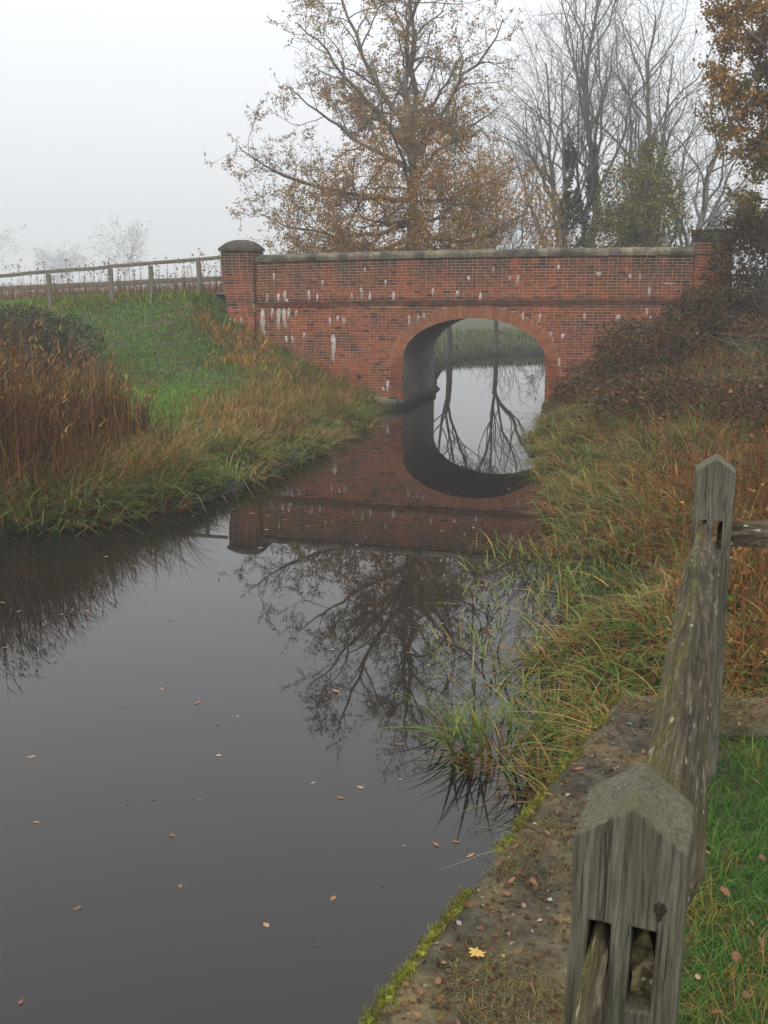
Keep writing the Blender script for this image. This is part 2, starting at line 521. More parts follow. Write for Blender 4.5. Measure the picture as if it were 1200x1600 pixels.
def canal_dist(x, y):
    """signed distance to the shoreline, negative over the water"""
    x = np.asarray(x, float).ravel(); y = np.asarray(y, float).ravel()
    d = np.full(len(x), 1e9); ins = np.zeros(len(x), bool)
    n = len(CANAL)
    for i in range(n):
        ax, ay = CANAL[i]; bx, by = CANAL[(i + 1) % n]
        ex, ey = bx - ax, by - ay
        t = np.clip(((x - ax) * ex + (y - ay) * ey) / (ex * ex + ey * ey), 0, 1)
        d = np.minimum(d, np.hypot(x - ax - t * ex, y - ay - t * ey))
        c = ((ay > y) != (by > y))
        with np.errstate(divide='ignore', invalid='ignore'):
            xi = ax + (y - ay) * ex / (ey if ey != 0 else 1e-9)
        ins ^= c & (x < xi)
    return np.where(ins, -d, d)

def uv_bridge(x, y):
    dx, dy = np.asarray(x) - BO[0], np.asarray(y) - BO[1]
    return dx * BU[0] + dy * BU[1], dx * BN[0] + dy * BN[1]

def height(x, y):
    x = np.asarray(x, float); y = np.asarray(y, float)
    sh = x.shape
    xr, yr = x.ravel(), y.ravel()
    d = canal_dist(xr, yr)
    u, v = uv_bridge(xr, yr)
    bumps = 0.16 * (fbm(xr * 0.8, yr * 0.8, 3) - 0.5) + 0.05 * (noise2(xr * 3, yr * 3, 5) - 0.5)
    dp = np.maximum(d, 0)
    right = u > 0
    base = np.where(right, 0.10 + 1.35 * (1 - np.exp(-dp / 2.4)), 0.10 + 0.85 * (1 - np.exp(-dp / 2.0)))
    base = base + bumps * sstep(0, 1, dp)
    far = sstep(8, 20, v)
    base = base * (1 - far) + (0.10 + 0.75 * (1 - np.exp(-dp / 2.0)) + bumps) * far
    sl = np.interp(u, [-80, -30, -14, -9, -7.8, -6.9, -4.86, -3.2, -1.9, 1.9, 2.6, 4, 5.5, 7, 12, 30, 80],
                   [1.0, 1.9, 2.75, 2.95, 3.0, 2.35, 1.28, 0.42, 0.1, 0.1, 0.35, 0.95, 1.8, 2.5, 3.1, 3.0, 1.5])
    e = np.where(right, sstep(-11, 0.1, v), sstep(-5.2, 0.3, v)) * (1 - sstep(np.where(right, 4.3, 8.5), np.where(right, 10, 15), v))
    h = base + (np.maximum(sl, base) - base) * e
    h = np.where(d < 0, -0.95 * sstep(0, 1.4, -d), h)
    # under the bridge deck the ground stays below the masonry
    ub = (np.abs(u) < 6.4) & (v > 0.3) & (v < DECK - 0.3)
    h = np.where(ub & (d >= 0), np.minimum(h, 2.2), h)
    # behind the retaining wall the lawn sheet takes over
    lawn = (yr < 5.0) & (xr > -1.5) & (d >= 0) & (v < -10)
    h = np.where(lawn, 0.4, h)
    return h.reshape(sh)

def axis(fine0, fine1, step, far, growth=1.25):
    a = list(np.arange(fine0, fine1 + 1e-6, step))
    s, p = step, a[-1]
    while p < far:
        s *= growth; p += s; a.append(p)
    s, p = step, a[0]
    b = []
    while p > -far:
        s *= growth; p -= s; b.append(p)
    return np.array(b[::-1] + a)

gx = axis(-14, 14, 0.22, 1500); gy = axis(-2, 58, 0.24, 1500)
gy = gy[gy > -60]
GX, GY = np.meshgrid(gx, gy)
GZ = height(GX, GY)
nx, ny = len(gx), len(gy)
idx = np.arange(nx * ny).reshape(ny, nx)
GF = np.stack([idx[:-1, :-1], idx[:-1, 1:], idx[1:, 1:], idx[1:, :-1]], -1).reshape(-1, 4)
ground = mk('ground', np.stack([GX, GY, GZ], -1).reshape(-1, 3), GF, M_SOIL, smooth=True)
tag(ground, 'turf and soil banks of the canal and the fields beyond', kind='structure')

water = mk('canal_water', [(-40, -20, 0), (60, -20, 0), (60, 64, 0), (-40, 64, 0)], np.array([[0, 1, 2, 3]]), M_WATER)
tag(water, 'still dark canal water', kind='structure')

# lane over the bridge
ru = np.concatenate([np.linspace(-40, -7, 34), np.linspace(-6.5, 8, 12), np.linspace(9, 30, 10)])
rv = np.array([0.9, 1.5, 2.1, 2.7, 3.2])
RU, RV = np.meshgrid(ru, rv)
RX = BO[0] + RU * BU[0] + RV * BN[0]; RY = BO[1] + RU * BU[1] + RV * BN[1]
RZ = height(RX, RY) + 0.05
RZ = np.where(np.abs(RU) < 7.2, 3.02, np.maximum(RZ, np.interp(RU, [-40, -14, -7.5, 7.5, 30], [1.6, 2.8, 3.02, 3.02, 3.0])))
ii = np.arange(RU.size).reshape(RU.shape)
RF = np.stack([ii[:-1, :-1], ii[:-1, 1:], ii[1:, 1:], ii[1:, :-1]], -1).reshape(-1, 4)
road = mk('road', np.stack([RX, RY, RZ], -1).reshape(-1, 3), RF, M_ROAD, smooth=True)
tag(road, 'narrow grey lane leading over the bridge', kind='structure')

# ------------------------------------------------------------------ the brick bridge
bridge = empty('brick_bridge', (BO[0], BO[1], 0), -TH)
tag(bridge, 'red brick arch bridge with white lime streaks over the canal', 'bridge')
SPAN, SPR, RISE, RING = 1.93, 1.33, 1.10, 0.33
BL, BR = -6.15, 5.55

def camber(u):
    return -0.0012 * (np.asarray(u, float) - 4.5) ** 2

def z_string(u): return 2.80 + camber(u)      # underside of the string course
def z_par(u): return 2.95 + camber(u)         # top of it
def z_cop(u): return 4.03 + camber(u)         # underside of the coping

def arch_pts(n, off=0.0, t0=0.0, t1=math.pi):
    t = np.linspace(t1, t0, n)
    x, z = SPAN * np.cos(t), SPR + RISE * np.sin(t)
    nxv, nzv = np.cos(t) / SPAN, np.sin(t) / RISE
    l = np.hypot(nxv, nzv)
    return np.stack([x + off * nxv / l, z + off * nzv / l], -1)

# solid core with the arch opening (extrados side), mortar coloured
ex = arch_pts(49, RING - 0.01)
xs = np.concatenate([np.linspace(BL - 0.3, ex[0, 0] - 0.02, 14), ex[:, 0], np.linspace(ex[-1, 0] + 0.02, BR + 0.3, 14)])
zb = np.concatenate([np.full(14, -1.2), ex[:, 1], np.full(14, -1.2)])
zb[13] = -1.2
top = z_par(xs) + 0.02
parts = []
n = len(xs)
V = np.concatenate([np.stack([xs, np.zeros(n), zb], -1), np.stack([xs, np.zeros(n), top], -1),
                    np.stack([xs, np.full(n, DECK), zb], -1), np.stack([xs, np.full(n, DECK), top], -1)])
a = np.arange(n - 1)
F = np.concatenate([np.stack([a, a + 1, n + a + 1, n + a], -1), np.stack([2 * n + a + 1, 2 * n + a, 3 * n + a, 3 * n + a + 1], -1),
                    np.stack([n + a, n + a + 1, 3 * n + a + 1, 3 * n + a], -1), np.stack([a + 1, a, 2 * n + a, 2 * n + a + 1], -1),
                    np.array([[0, n, 3 * n, 2 * n], [n - 1, 3 * n - 1, 4 * n - 1, 2 * n - 1]])])
parts.append((V, F))
for y0, y1 in ((0.0, 0.42), (DECK - 0.42, DECK)):          # parapet cores
    us = np.linspace(BL, BR, 24); m_ = len(us)
    V = np.concatenate([np.stack([us, np.full(m_, y), zz], -1) for y, zz in ((y0, z_par(us) - 0.05), (y0, z_cop(us) - 0.003), (y1, z_cop(us) - 0.003), (y1, z_par(us) - 0.05))])
    a = np.arange(m_ - 1)
    F = np.concatenate([np.stack([k * m_ + a, k * m_ + a + 1, ((k + 1) % 4) * m_ + a + 1, ((k + 1) % 4) * m_ + a], -1) for k in range(4)])
    parts.append((V, F))
V, F = join(parts)
mk('masonry', V, F, M_MORTAR, bridge)

# barrel of the arch: a shell from jamb to jamb
ip = np.concatenate([[(-SPAN, -1.2)], arch_pts(41), [(SPAN, -1.2)]])
op = np.concatenate([[(-SPAN - RING, -1.2)], arch_pts(41, RING), [(SPAN + RING, -1.2)]])
n = len(ip)
ys = [0.012, 1.3, 2.7, DECK - 0.012]
V = np.concatenate([np.stack([p[:, 0], np.full(n, y), p[:, 1]], -1) for y in ys for p in (ip, op)])
F = []
a = np.arange(n - 1)
for k in range(3):
    b0, b1 = k * 2 * n, (k + 1) * 2 * n
    F.append(np.stack([b0 + a, b1 + a, b1 + a + 1, b0 + a + 1], -1))
F.append(np.stack([a, a + 1, n + a + 1, n + a], -1))
F.append(np.stack([6 * n + a + 1, 6 * n + a, 7 * n + a, 7 * n + a + 1], -1))
mk('arch_barrel', V, np.concatenate(F), M_BARREL, bridge, smooth=False)

# bricks: (x0, x1, z0, z1, proud) in the plane of the face
bricks = []
def lay_course(x0, x1, zf, h, proud, k, rng, holes=None, style='garden'):
    x = x0 - ((k * 0.117) % 0.235)
    i = k
    while x < x1:
        L = 0.215 if (style == 'stretcher' or (i % 4) != 0) else 0.1025
        a_, b_ = max(x, x0), min(x + L, x1)
        x += L + 0.011
        i += 1
        if b_ - a_ < 0.03: continue
        if holes is not None:
            hl, hr = holes
            if a_ > hl and b_ < hr: continue
            if a_ < hl < b_: b_ = hl
            if a_ < hr < b_: a_ = hr
            if b_ - a_ < 0.03: continue
        mid = 0.5 * (a_ + b_)
        z = zf(mid) if callable(zf) else zf
        bricks.append((a_, b_, z, z + h, proud + rng.normal(0, 0.0018), mid))
rng = np.random.default_rng(3)
CH = 0.075
for k in range(-3, 38):
    z = k * CH
    if z + 0.064 > 2.80: break
    zm = z + 0.032
    holes = None
    if zm < SPR: holes = (-SPAN, SPAN)
    elif zm < SPR + RISE + RING:
        hw = (SPAN + RING) * math.sqrt(max(0, 1 - ((zm - SPR) / (RISE + RING)) ** 2))
        holes = (-hw - 0.01, hw + 0.01)
    s = 2.80 + camber(np.array([BL, BR]))
    # the top courses run out under the cambered string course
    x0 = BL
    while z + 0.05 > z_string(x0) and x0 < BR: x0 += 0.25
    lay_course(x0, BR, z + 0.0055, 0.064, 0.008, k, rng, holes)
for j in range(2):
    lay_course(BL, BR, lambda u, j=j: float(z_string(u)) + j * CH + 0.003, 0.066, 0.045 + 0.012 * j, j * 3, rng, None)
for j in range(14):
    lay_course(BL, BR, lambda u, j=j: float(z_par(u)) + j * 0.0765 + 0.008, 0.065, 0.008, j, rng, None)

def terrain_on_face(u):
    return np.interp(u, [-7.8, -6.9, -4.86, -3.2, -1.9, 1.9, 2.6, 4, 5.5, 7], [3.0, 2.35, 1.28, 0.42, -0.3, -0.3, 0.8, 1.5, 2.4, 3.0])
seen = [b for b in bricks if b[2] > terrain_on_face(b[5]) and abs(b[4] - 0.008) < 0.02]
seen.sort(key=lambda b: -b[5])                       # the near end of the face shows largest
single = set(id(b) for b in seen[:300])

def brick_mesh(L, H, D=0.06):
    c = 0.004
    x, z = L / 2, H / 2
    V = np.array([[-x, D, -z], [x, D, -z], [x, D, z], [-x, D, z], [-x, c, -z], [x, c, -z], [x, c, z], [-x, c, z],
                  [-x + c, 0, -z + c], [x - c, 0, -z + c], [x - c, 0, z - c], [-x + c, 0, z - c]])
    F = np.array([[0, 1, 5, 4], [1, 2, 6, 5], [2, 3, 7, 6], [3, 0, 4, 7], [4, 5, 9, 8], [5, 6, 10, 9], [6, 7, 11, 10], [7, 4, 8, 11], [8, 9, 10, 11]])
    return V, F
cache = {}
mass = []; mass_r = []
for b in bricks:
    L, H = round(b[1] - b[0], 3), b[3] - b[2]
    if id(b) in single:
        key = (L, round(H, 3))
        if key not in cache:
            V, F = brick_mesh(L, H)
            cache[key] = build_mesh('brick', V, F, M_BRICK)
        o = link('brick', cache[key], bridge)
        o.location = ((b[0] + b[1]) / 2, -b[4], (b[2] + b[3]) / 2)
        o.rotation_euler = (0, 0, rng.normal(0, 0.008))
    else:
        V, F = brick_mesh(L, H)
        mass.append((V + np.array([(b[0] + b[1]) / 2, -b[4], (b[2] + b[3]) / 2]), F))
        mass_r.append(np.full(len(V), rng.random()))

# left pier: front courses narrow downwards; right pier plain
def pier(x0, x1, zt, yf, batter, zlow=1.2):
    rows = int((zt - zlow) / CH)
    for k in range(rows):
        z = zlow + k * CH
        xl = x0 + batter * max(0.0, min(1.0, (3.7 - z) / 1.5)) ** 1.2
        segs = [(xl, xl + 0.3275), (xl + 0.3385, x1)] if k % 2 == 0 else [(xl, xl + 0.1025), (xl + 0.1135, xl + 0.3285), (xl + 0.3395, x1)]
        rest = segs.pop()
        x = rest[0]
        while x < rest[1] - 0.03:
            segs.append((x, min(x + 0.215, rest[1]))); x += 0.226
        for a_, b_ in segs:
            if b_ - a_ < 0.03: continue
            V, F = brick_mesh(b_ - a_, 0.064, 0.12)
            mass.append((V + np.array([(a_ + b_) / 2, yf - 0.008 + rng.normal(0, 0.0018), z + 0.037]), F)); mass_r.append(np.full(len(V), rng.random()))
        for side in (-1, 1):                                   # returns
            for y in np.arange(yf + 0.12, 0.55, 0.226):
                V, F = brick_mesh(0.215, 0.064, 0.06)
                V = np.stack([V[:, 1], V[:, 0], V[:, 2]], -1)
                if side < 0: V = V + np.array([xl - 0.006, y + 0.11, z + 0.037])
                else: V = np.stack([-V[:, 0] + x1 + 0.006, V[:, 1] + y + 0.11, V[:, 2] + z + 0.037], -1)
                mass.append((V, F)); mass_r.append(np.full(len(V), rng.random()))
    zs = np.linspace(zlow, zt, 12)
    xl = x0 + batter * np.clip((3.7 - zs) / 1.5, 0, 1) ** 1.2
    m_ = len(zs)
    V = np.concatenate([np.stack([xl, np.full(m_, yf), zs], -1), np.stack([np.full(m_, x1), np.full(m_, yf), zs], -1),
                        np.stack([np.full(m_, x1), np.full(m_, 0.6), zs], -1), np.stack([xl, np.full(m_, 0.6), zs], -1)])
    a = np.arange(m_ - 1)
    F = np.concatenate([np.stack([k * m_ + a, ((k + 1) % 4) * m_ + a, ((k + 1) % 4) * m_ + a + 1, k * m_ + a + 1], -1) for k in range(4)] + [np.array([[m_ - 1, 2 * m_ - 1, 3 * m_ - 1, 4 * m_ - 1]])])
    mk('pier', V, F, M_MORTAR, bridge)
pier(-7.12, -6.16, 4.20, -0.13, 0.24)
pier(5.56, 6.45, 4.36, -0.10, 0.0, 1.6)
V, F = join(mass)
o = mk('brickwork', V, F, M_BRICK, bridge)
at = o.data.attributes.new('rnd', 'FLOAT', 'POINT')
at.data.foreach_set('value', np.concatenate(mass_r).astype(np.float32))
o['kind'] = 'stuff'

# arch ring: one and a half bricks deep, alternate bonding
ts = np.linspace(0, math.pi, 400)
P = np.stack([(SPAN + 0.16) * np.cos(ts), (RISE + 0.16) * np.sin(ts)], -1)
cl = np.concatenate([[0], np.cumsum(np.hypot(*np.diff(P, axis=0).T))])
NV = int(cl[-1] / 0.086)
def ring_pt(s, off):
    t = np.interp(s, cl, ts)
    x, z = SPAN * math.cos(t), SPR + RISE * math.sin(t)
    a_, b_ = math.cos(t) / SPAN, math.sin(t) / RISE
    l = math.hypot(a_, b_)
    return np.array([x + off * a_ / l, z + off * b_ / l])
for k in range(NV):
    s0, s1 = cl[-1] * k / NV, cl[-1] * (k + 1) / NV
    cuts = [(0.0, 0.215), (0.226, 0.328)] if k % 2 == 0 else [(0.0, 0.102), (0.113, 0.328)]
    for o0, o1 in cuts:
        q = [ring_pt(s0 + 0.009, o0), ring_pt(s1 - 0.009, o0), ring_pt(s1 - 0.009, o1), ring_pt(s0 + 0.009, o1)]
        c = sum(q) / 4
        pr = 0.01 + rng.normal(0, 0.002)
        fr = np.array([[p[0] - c[0], 0, p[1] - c[1]] for p in q])
        V = np.concatenate([fr, fr + np.array([0, 0.1, 0])])
        ob = mk('arch_brick', V, BOX_F[[0, 2, 3, 4, 5]], M_ARCH, bridge)
        ob.location = (c[0], -pr, c[1])

# coping stones along both parapets
def coping_mesh(L):
    prof = [(-0.06, 0), (-0.06, 0.09), (-0.02, 0.145), (0.06, 0.18), (0.18, 0.20), (0.30, 0.19), (0.42, 0.15), (0.48, 0.09), (0.48, 0)]
    m_ = len(prof)
    V = np.array([[sx * L / 2, p[0], p[1]] for sx in (-1, 1) for p in prof])
    a = np.arange(m_)
    F4 = np.stack([a, m_ + a, m_ + (a + 1) % m_, (a + 1) % m_], -1)
    return V, [F4, np.array([np.arange(m_)[::-1], m_ + np.arange(m_)])]
ncop = 39
Lc = (BR - BL) / ncop
V, F = coping_mesh(Lc - 0.008)
cm = build_mesh('coping_stone', V, F, M_STONE)
for row in range(2):
    for k in range(ncop):
        u = BL + (k + 0.5) * Lc
        o = link('coping_stone', cm, bridge)
        o.location = (u, (0 if row == 0 else DECK - 0.42) + rng.normal(0, 0.004), float(z_cop(u)) + rng.normal(0, 0.004))
        o.rotation_euler = (0, math.atan(0.0024 * (u - 4.5)) + rng.normal(0, 0.004), 0)

def dome_cap(x0, x1, y0, y1, z, h, name):
    nx_, ny_ = 14, 10
    V = []; 
    for j in range(ny_ + 1):
        for i in range(nx_ + 1):
            a_, b_ = i / nx_ * 2 - 1, j / ny_ * 2 - 1
            k = max(0.0, 1 - abs(a_) ** 2.6) ** 0.6 * (1 - abs(b_) ** 2.6) ** 0.6
            V.append(((x0 + x1) / 2 + a_ * (x1 - x0) / 2, (y0 + y1) / 2 + b_ * (y1 - y0) / 2, z + 0.07 + h * k))
    V = np.array(V); top_n = len(V)
    i4 = np.arange((nx_ + 1) * (ny_ + 1)).reshape(ny_ + 1, nx_ + 1)
    F = [np.stack([i4[:-1, :-1], i4[:-1, 1:], i4[1:, 1:], i4[1:, :-1]], -1).reshape(-1, 4)]
    rim = np.concatenate([i4[0, :], i4[1:, -1], i4[-1, -2::-1], i4[-2:0:-1, 0]])
    low = V[rim].copy(); low[:, 2] = z
    V = np.concatenate([V, low])
    r = np.arange(len(rim)); r2 = (r + 1) % len(rim)
    F.append(np.stack([top_n + r, top_n + r2, rim[r2], rim[r]], -1))
    mk(name, V, np.concatenate(F), M_STONE, bridge, smooth=False)
dome_cap(-7.17, -6.11, -0.19, 0.66, 4.205, 0.24, 'pier_cap')
dome_cap(5.50, 6.52, -0.17, 0.66, 4.365, 0.17, 'pier_cap')

# weep pipe low in the left spandrel
t = np.linspace(0, 2 * math.pi, 17)[:-1]
rings = [(0.062, -0.02), (0.062, 0.03), (0.048, -0.02), (0.048, 0.2)]
V = np.concatenate([np.stack([r * np.cos(t), np.full(16, y), r * np.sin(t)], -1) for r, y in rings])
a = np.arange(16); b = (a + 1) % 16
F4 = np.concatenate([np.stack([16 + a, 16 + b, b, a], -1), np.stack([a, b, 32 + b, 32 + a], -1), np.stack([32 + a, 32 + b, 48 + b, 48 + a], -1)])
o = mk('weep_pipe', V, [F4, np.array([48 + a])], M_DARK, bridge)
o.location = (-3.17, -0.012, 0.80)
# flat dark disc across the pipe mouth, coloured as the shade inside it
o = mk('weep_hole_shade', np.stack([0.05 * np.cos(t), np.full(16, -0.019), 0.05 * np.sin(t)], -1), [np.array([a[::-1]])], M_DARK, bridge)
o.location = (-3.17, -0.012, 0.80)

# concrete footing at the left jamb, sweeping out along the bank
path = np.array([(-3.9, -0.75), (-3.0, -0.62), (-2.3, -0.55), (-2.0, -0.45), (-1.87, -0.1), (-1.86, 2.0), (-1.86, 3.95)])
d_ = np.gradient(path, axis=0); d_ /= np.linalg.norm(d_, axis=1)[:, None]
nrm = np.stack([-d_[:, 1], d_[:, 0]], -1)
inn = path + nrm * 0.45
m_ = len(path)
zt = np.array([0.30, 0.30, 0.28, 0.25, 0.2, 0.17, 0.17])
V = np.concatenate([np.column_stack([path, np.full(m_, -0.8)]), np.column_stack([path, zt]), np.column_stack([inn, zt]), np.column_stack([inn, np.full(m_, -0.8)])])
a = np.arange(m_ - 1)
F = np.concatenate([np.stack([k * m_ + a, k * m_ + a + 1, (k + 1) * m_ + a + 1, (k + 1) * m_ + a], -1) for k in range(3)] + [np.array([[0, m_, 2 * m_, 3 * m_], [m_ - 1, 4 * m_ - 1, 3 * m_ - 1, 2 * m_ - 1]])])
mk('footing', V, F, M_BARREL, bridge)
path2 = path * np.array([-1, 1]); 
V2 = V.copy(); V2[:, 0] *= -1
mk('footing', V2, F[:, ::-1], M_BARREL, bridge)

# lime deposits run down from open joints: (u, top z, length, width)
streaks = [(-5.97, 2.63, 0.62, 0.10), (-5.82, 3.06, 0.28, 0.05), (-5.48, 3.05, 0.22, 0.06), (-5.30, 3.12, 0.22, 0.06), (-5.27, 2.92, 0.13, 0.07),
           (-5.47, 2.66, 0.55, 0.09), (-5.33, 2.66, 0.5, 0.08), (-5.66, 2.66, 0.24, 0.06), (-5.18, 2.66, 0.3, 0.06), (-6.55, 2.38, 0.22, 0.05),
           (-6.9, 2.40, 0.16, 0.05), (-6.75, 2.36, 0.16, 0.04), (-5.95, 2.05, 0.14, 0.06), (-5.1, 1.92, 0.2, 0.05), (-5.3, 1.9, 0.18, 0.06), (-4.75, 2.0, 0.2, 0.05),
           (-4.6, 3.14, 0.26, 0.06), (-4.35, 3.05, 0.2, 0.04), (-4.0, 2.42, 0.24, 0.05), (-3.77, 2.48, 0.16, 0.05), (-3.62, 2.42, 0.24, 0.06), (-4.2, 3.42, 0.16, 0.04),
           (-3.9, 1.95, 0.72, 0.09), (-3.1, 3.22, 0.3, 0.06), (-2.85, 3.1, 0.26, 0.05), (-3.35, 3.08, 0.16, 0.04), (-2.2, 3.12, 0.24, 0.06), (-1.75, 2.5, 0.28, 0.05),
           (-1.5, 2.5, 0.2, 0.04), (-2.4, 3.42, 0.14, 0.05), (-1.1, 3.2, 0.2, 0.04), (-0.45, 3.15, 0.16, 0.05), (0.18, 3.1, 0.3, 0.06), (1.15, 3.55, 0.26, 0.06), (0.95, 3.52, 0.12, 0.05),
           (1.3, 2.6, 0.2, 0.05), (1.75, 2.56, 0.22, 0.05), (2.05, 2.1, 0.12, 0.07), (2.35, 2.06, 0.14, 0.06), (3.75, 2.55, 0.18, 0.09), (3.95, 2.45, 0.18, 0.05),
           (4.45, 2.72, 0.16, 0.06), (4.55, 2.52, 0.28, 0.07), (4.5, 3.25, 0.22, 0.06), (4.0, 3.55, 0.1, 0.06), (4.25, 3.55, 0.12, 0.05), (4.3, 2.25, 0.2, 0.05), (2.9, 2.58, 0.2, 0.05),
           (-2.35, 0.72, 0.28, 0.05), (-2.48, 0.55, 0.1, 0.06), (3.2, 3.62, 0.1, 0.1), (-0.15, 3.52, 0.12, 0.05), (-4.95, 2.6, 0.14, 0.05), (5.0, 3.35, 0.05, 0.2),
           (2.3, 1.42, 0.2, 0.06), (-1.35, 2.56, 0.16, 0.05), (0.5, 3.75, 0.12, 0.04), (2.2, 3.8, 0.14, 0.05), (-3.0, 3.75, 0.14, 0.04), (-5.6, 3.6, 0.2, 0.04)]
for u, zt_, ln, wd in streaks:
    on_pier = u < -6.16
    if -6.16 < u < 5.5 and z_string(u) - 0.01 < zt_ < z_par(u) + 0.03: proud = 0.062
    elif on_pier: proud = 0.145
    else: proud = 0.0135
    wd = wd * 1.35; ln = ln * 1.1
    k = 7
    zs = np.linspace(0, -ln, k)
    prof = np.array([0.55, 1.0, 0.9, 1.0, 0.75, 0.6, 0.25]) * wd / 2 * rng.uniform(0.7, 1.25, k)
    off = np.cumsum(rng.normal(0, wd * 0.08, k))
    V = np.concatenate([np.stack([off - prof, np.zeros(k), zs], -1), np.stack([off, np.full(k, -0.006), zs], -1), np.stack([off + prof, np.zeros(k), zs], -1)])
    a = np.arange(k - 1)
    F = np.concatenate([np.stack([a, a + 1, k + a + 1, k + a], -1), np.stack([k + a, k + a + 1, 2 * k + a + 1, 2 * k + a], -1)])
    fd = np.tile(np.linspace(1.25, 0.5, k) * rng.uniform(0.7, 1.1), 3)
    o = mk('lime_streak', V, F, M_LIME, bridge, col=np.repeat(fd[:, None], 3, 1))
    o.location = (u, -proud, zt_)

# ------------------------------------------------------------------ vegetation generators
def blades(rng, base, h, w, az, lean, droop, c0, c1, nseg=4, flat=None):
    """grass and reed blades: curved tapering strips; arrays of length n"""
    n = len(base)
    t = np.linspace(0, 1, nseg + 1)
    h = np.broadcast_to(h, n)[:, None]; w = np.broadcast_to(w, n)[:, None]
    lean = np.broadcast_to(lean, n)[:, None]; droop = np.broadcast_to(droop, n)[:, None]
    T = t[None, :]
    horiz = h * (lean * T + droop * T ** 2.2)
    vert = h * (T * np.sqrt(np.clip(1 - np.minimum(lean, 0.95) ** 2, 0.05, 1)) - 0.62 * droop * T ** 2.6)
    dx, dy = np.cos(az)[:, None], np.sin(az)[:, None]
    cx = base[:, 0:1] + dx * horiz; cy = base[:, 1:2] + dy * horiz; cz = base[:, 2:3] + vert
    wa = az + math.pi / 2 + rng.normal(0, 0.5, n)
    wx, wy = np.cos(wa)[:, None], np.sin(wa)[:, None]
    hw = 0.5 * w * np.clip(1.0 - T ** 1.6, 0.06, 1)
    L = np.stack([cx - wx * hw, cy - wy * hw, cz], -1); R = np.stack([cx + wx * hw, cy + wy * hw, cz], -1)
    V = np.stack([L, R], 2)                            # n, s, 2, 3
    s = nseg + 1
    C = c0[:, None, None, :] * (1 - T[:, :, None, None]) + c1[:, None, None, :] * T[:, :, None, None]
    C = np.broadcast_to(C, (n, s, 2, 3))
    b = (np.arange(n) * s * 2)[:, None] + (np.arange(nseg) * 2)[None, :]
    F = np.stack([b, b + 1, b + 3, b + 2], -1).reshape(-1, 4)
    return V.reshape(-1, 3), F, C.reshape(-1, 3)

def leaves(rng, c, size, col, up=0.0, aspect=0.65):
    """folded diamond leaves at points c, random facing (up biases towards horizontal)"""
    n = len(c)
    size = np.broadcast_to(size, n)[:, None]
    nn = rng.normal(0, 1, (n, 3)); nn[:, 2] = np.abs(nn[:, 2]) + up
    nn /= np.linalg.norm(nn, axis=1)[:, None]
    a = np.cross(nn, rng.normal(0, 1, (n, 3))); a /= np.linalg.norm(a, axis=1)[:, None]
    b = np.cross(nn, a)
    fold = nn * size * rng.uniform(0.02, 0.22, (n, 1))
    V = np.stack([c - a * size * 0.5, c + b * size * 0.5 * aspect + fold - a * size * 0.05, c + a * size * 0.5, c - b * size * 0.5 * aspect + fold - a * size * 0.05], 1)
    i = np.arange(n) * 4
    F = np.concatenate([np.stack([i, i + 1, i + 2], -1), np.stack([i, i + 2, i + 3], -1)])
    C = np.repeat(col, 4, axis=0)
    return V.reshape(-1, 3), F, C

def join_c(parts):
    V, F = join([(p[0], p[1]) for p in parts])
    return V, F, np.concatenate([p[2] for p in parts])

def tubes(polys, sides=5):
    """polys: list of (pts (n,3), radii (n,)) -> V, F"""
    Vs, Fs, off = [], [], 0
    for pts, rad in polys:
        n = len(pts)
        k = sides if rad[0] > 0.03 else 3
        tg = np.gradient(pts, axis=0)
        tg /= np.linalg.norm(tg, axis=1)[:, None] + 1e-9
        ref = np.array([0.31, 0.17, 0.93]) if abs(tg[0, 2]) < 0.85 else np.array([0.93, 0.3, 0.1])
        A = np.cross(tg, ref); A /= np.linalg.norm(A, axis=1)[:, None] + 1e-9
        B = np.cross(tg, A)
        an = np.arange(k) * 2 * math.pi / k
        V = pts[:, None, :] + rad[:, None, None] * (A[:, None, :] * np.cos(an)[None, :, None] + B[:, None, :] * np.sin(an)[None, :, None])
        Vs.append(V.reshape(-1, 3))
        i = np.arange(n - 1)[:, None] * k; j = np.arange(k)[None, :]; j2 = (j + 1) % k
        Fs.append(np.stack([i + j, i + j2, i + k + j2, i + k + j], -1).reshape(-1, 4) + off)
        off += n * k
    return np.concatenate(Vs), np.concatenate(Fs)

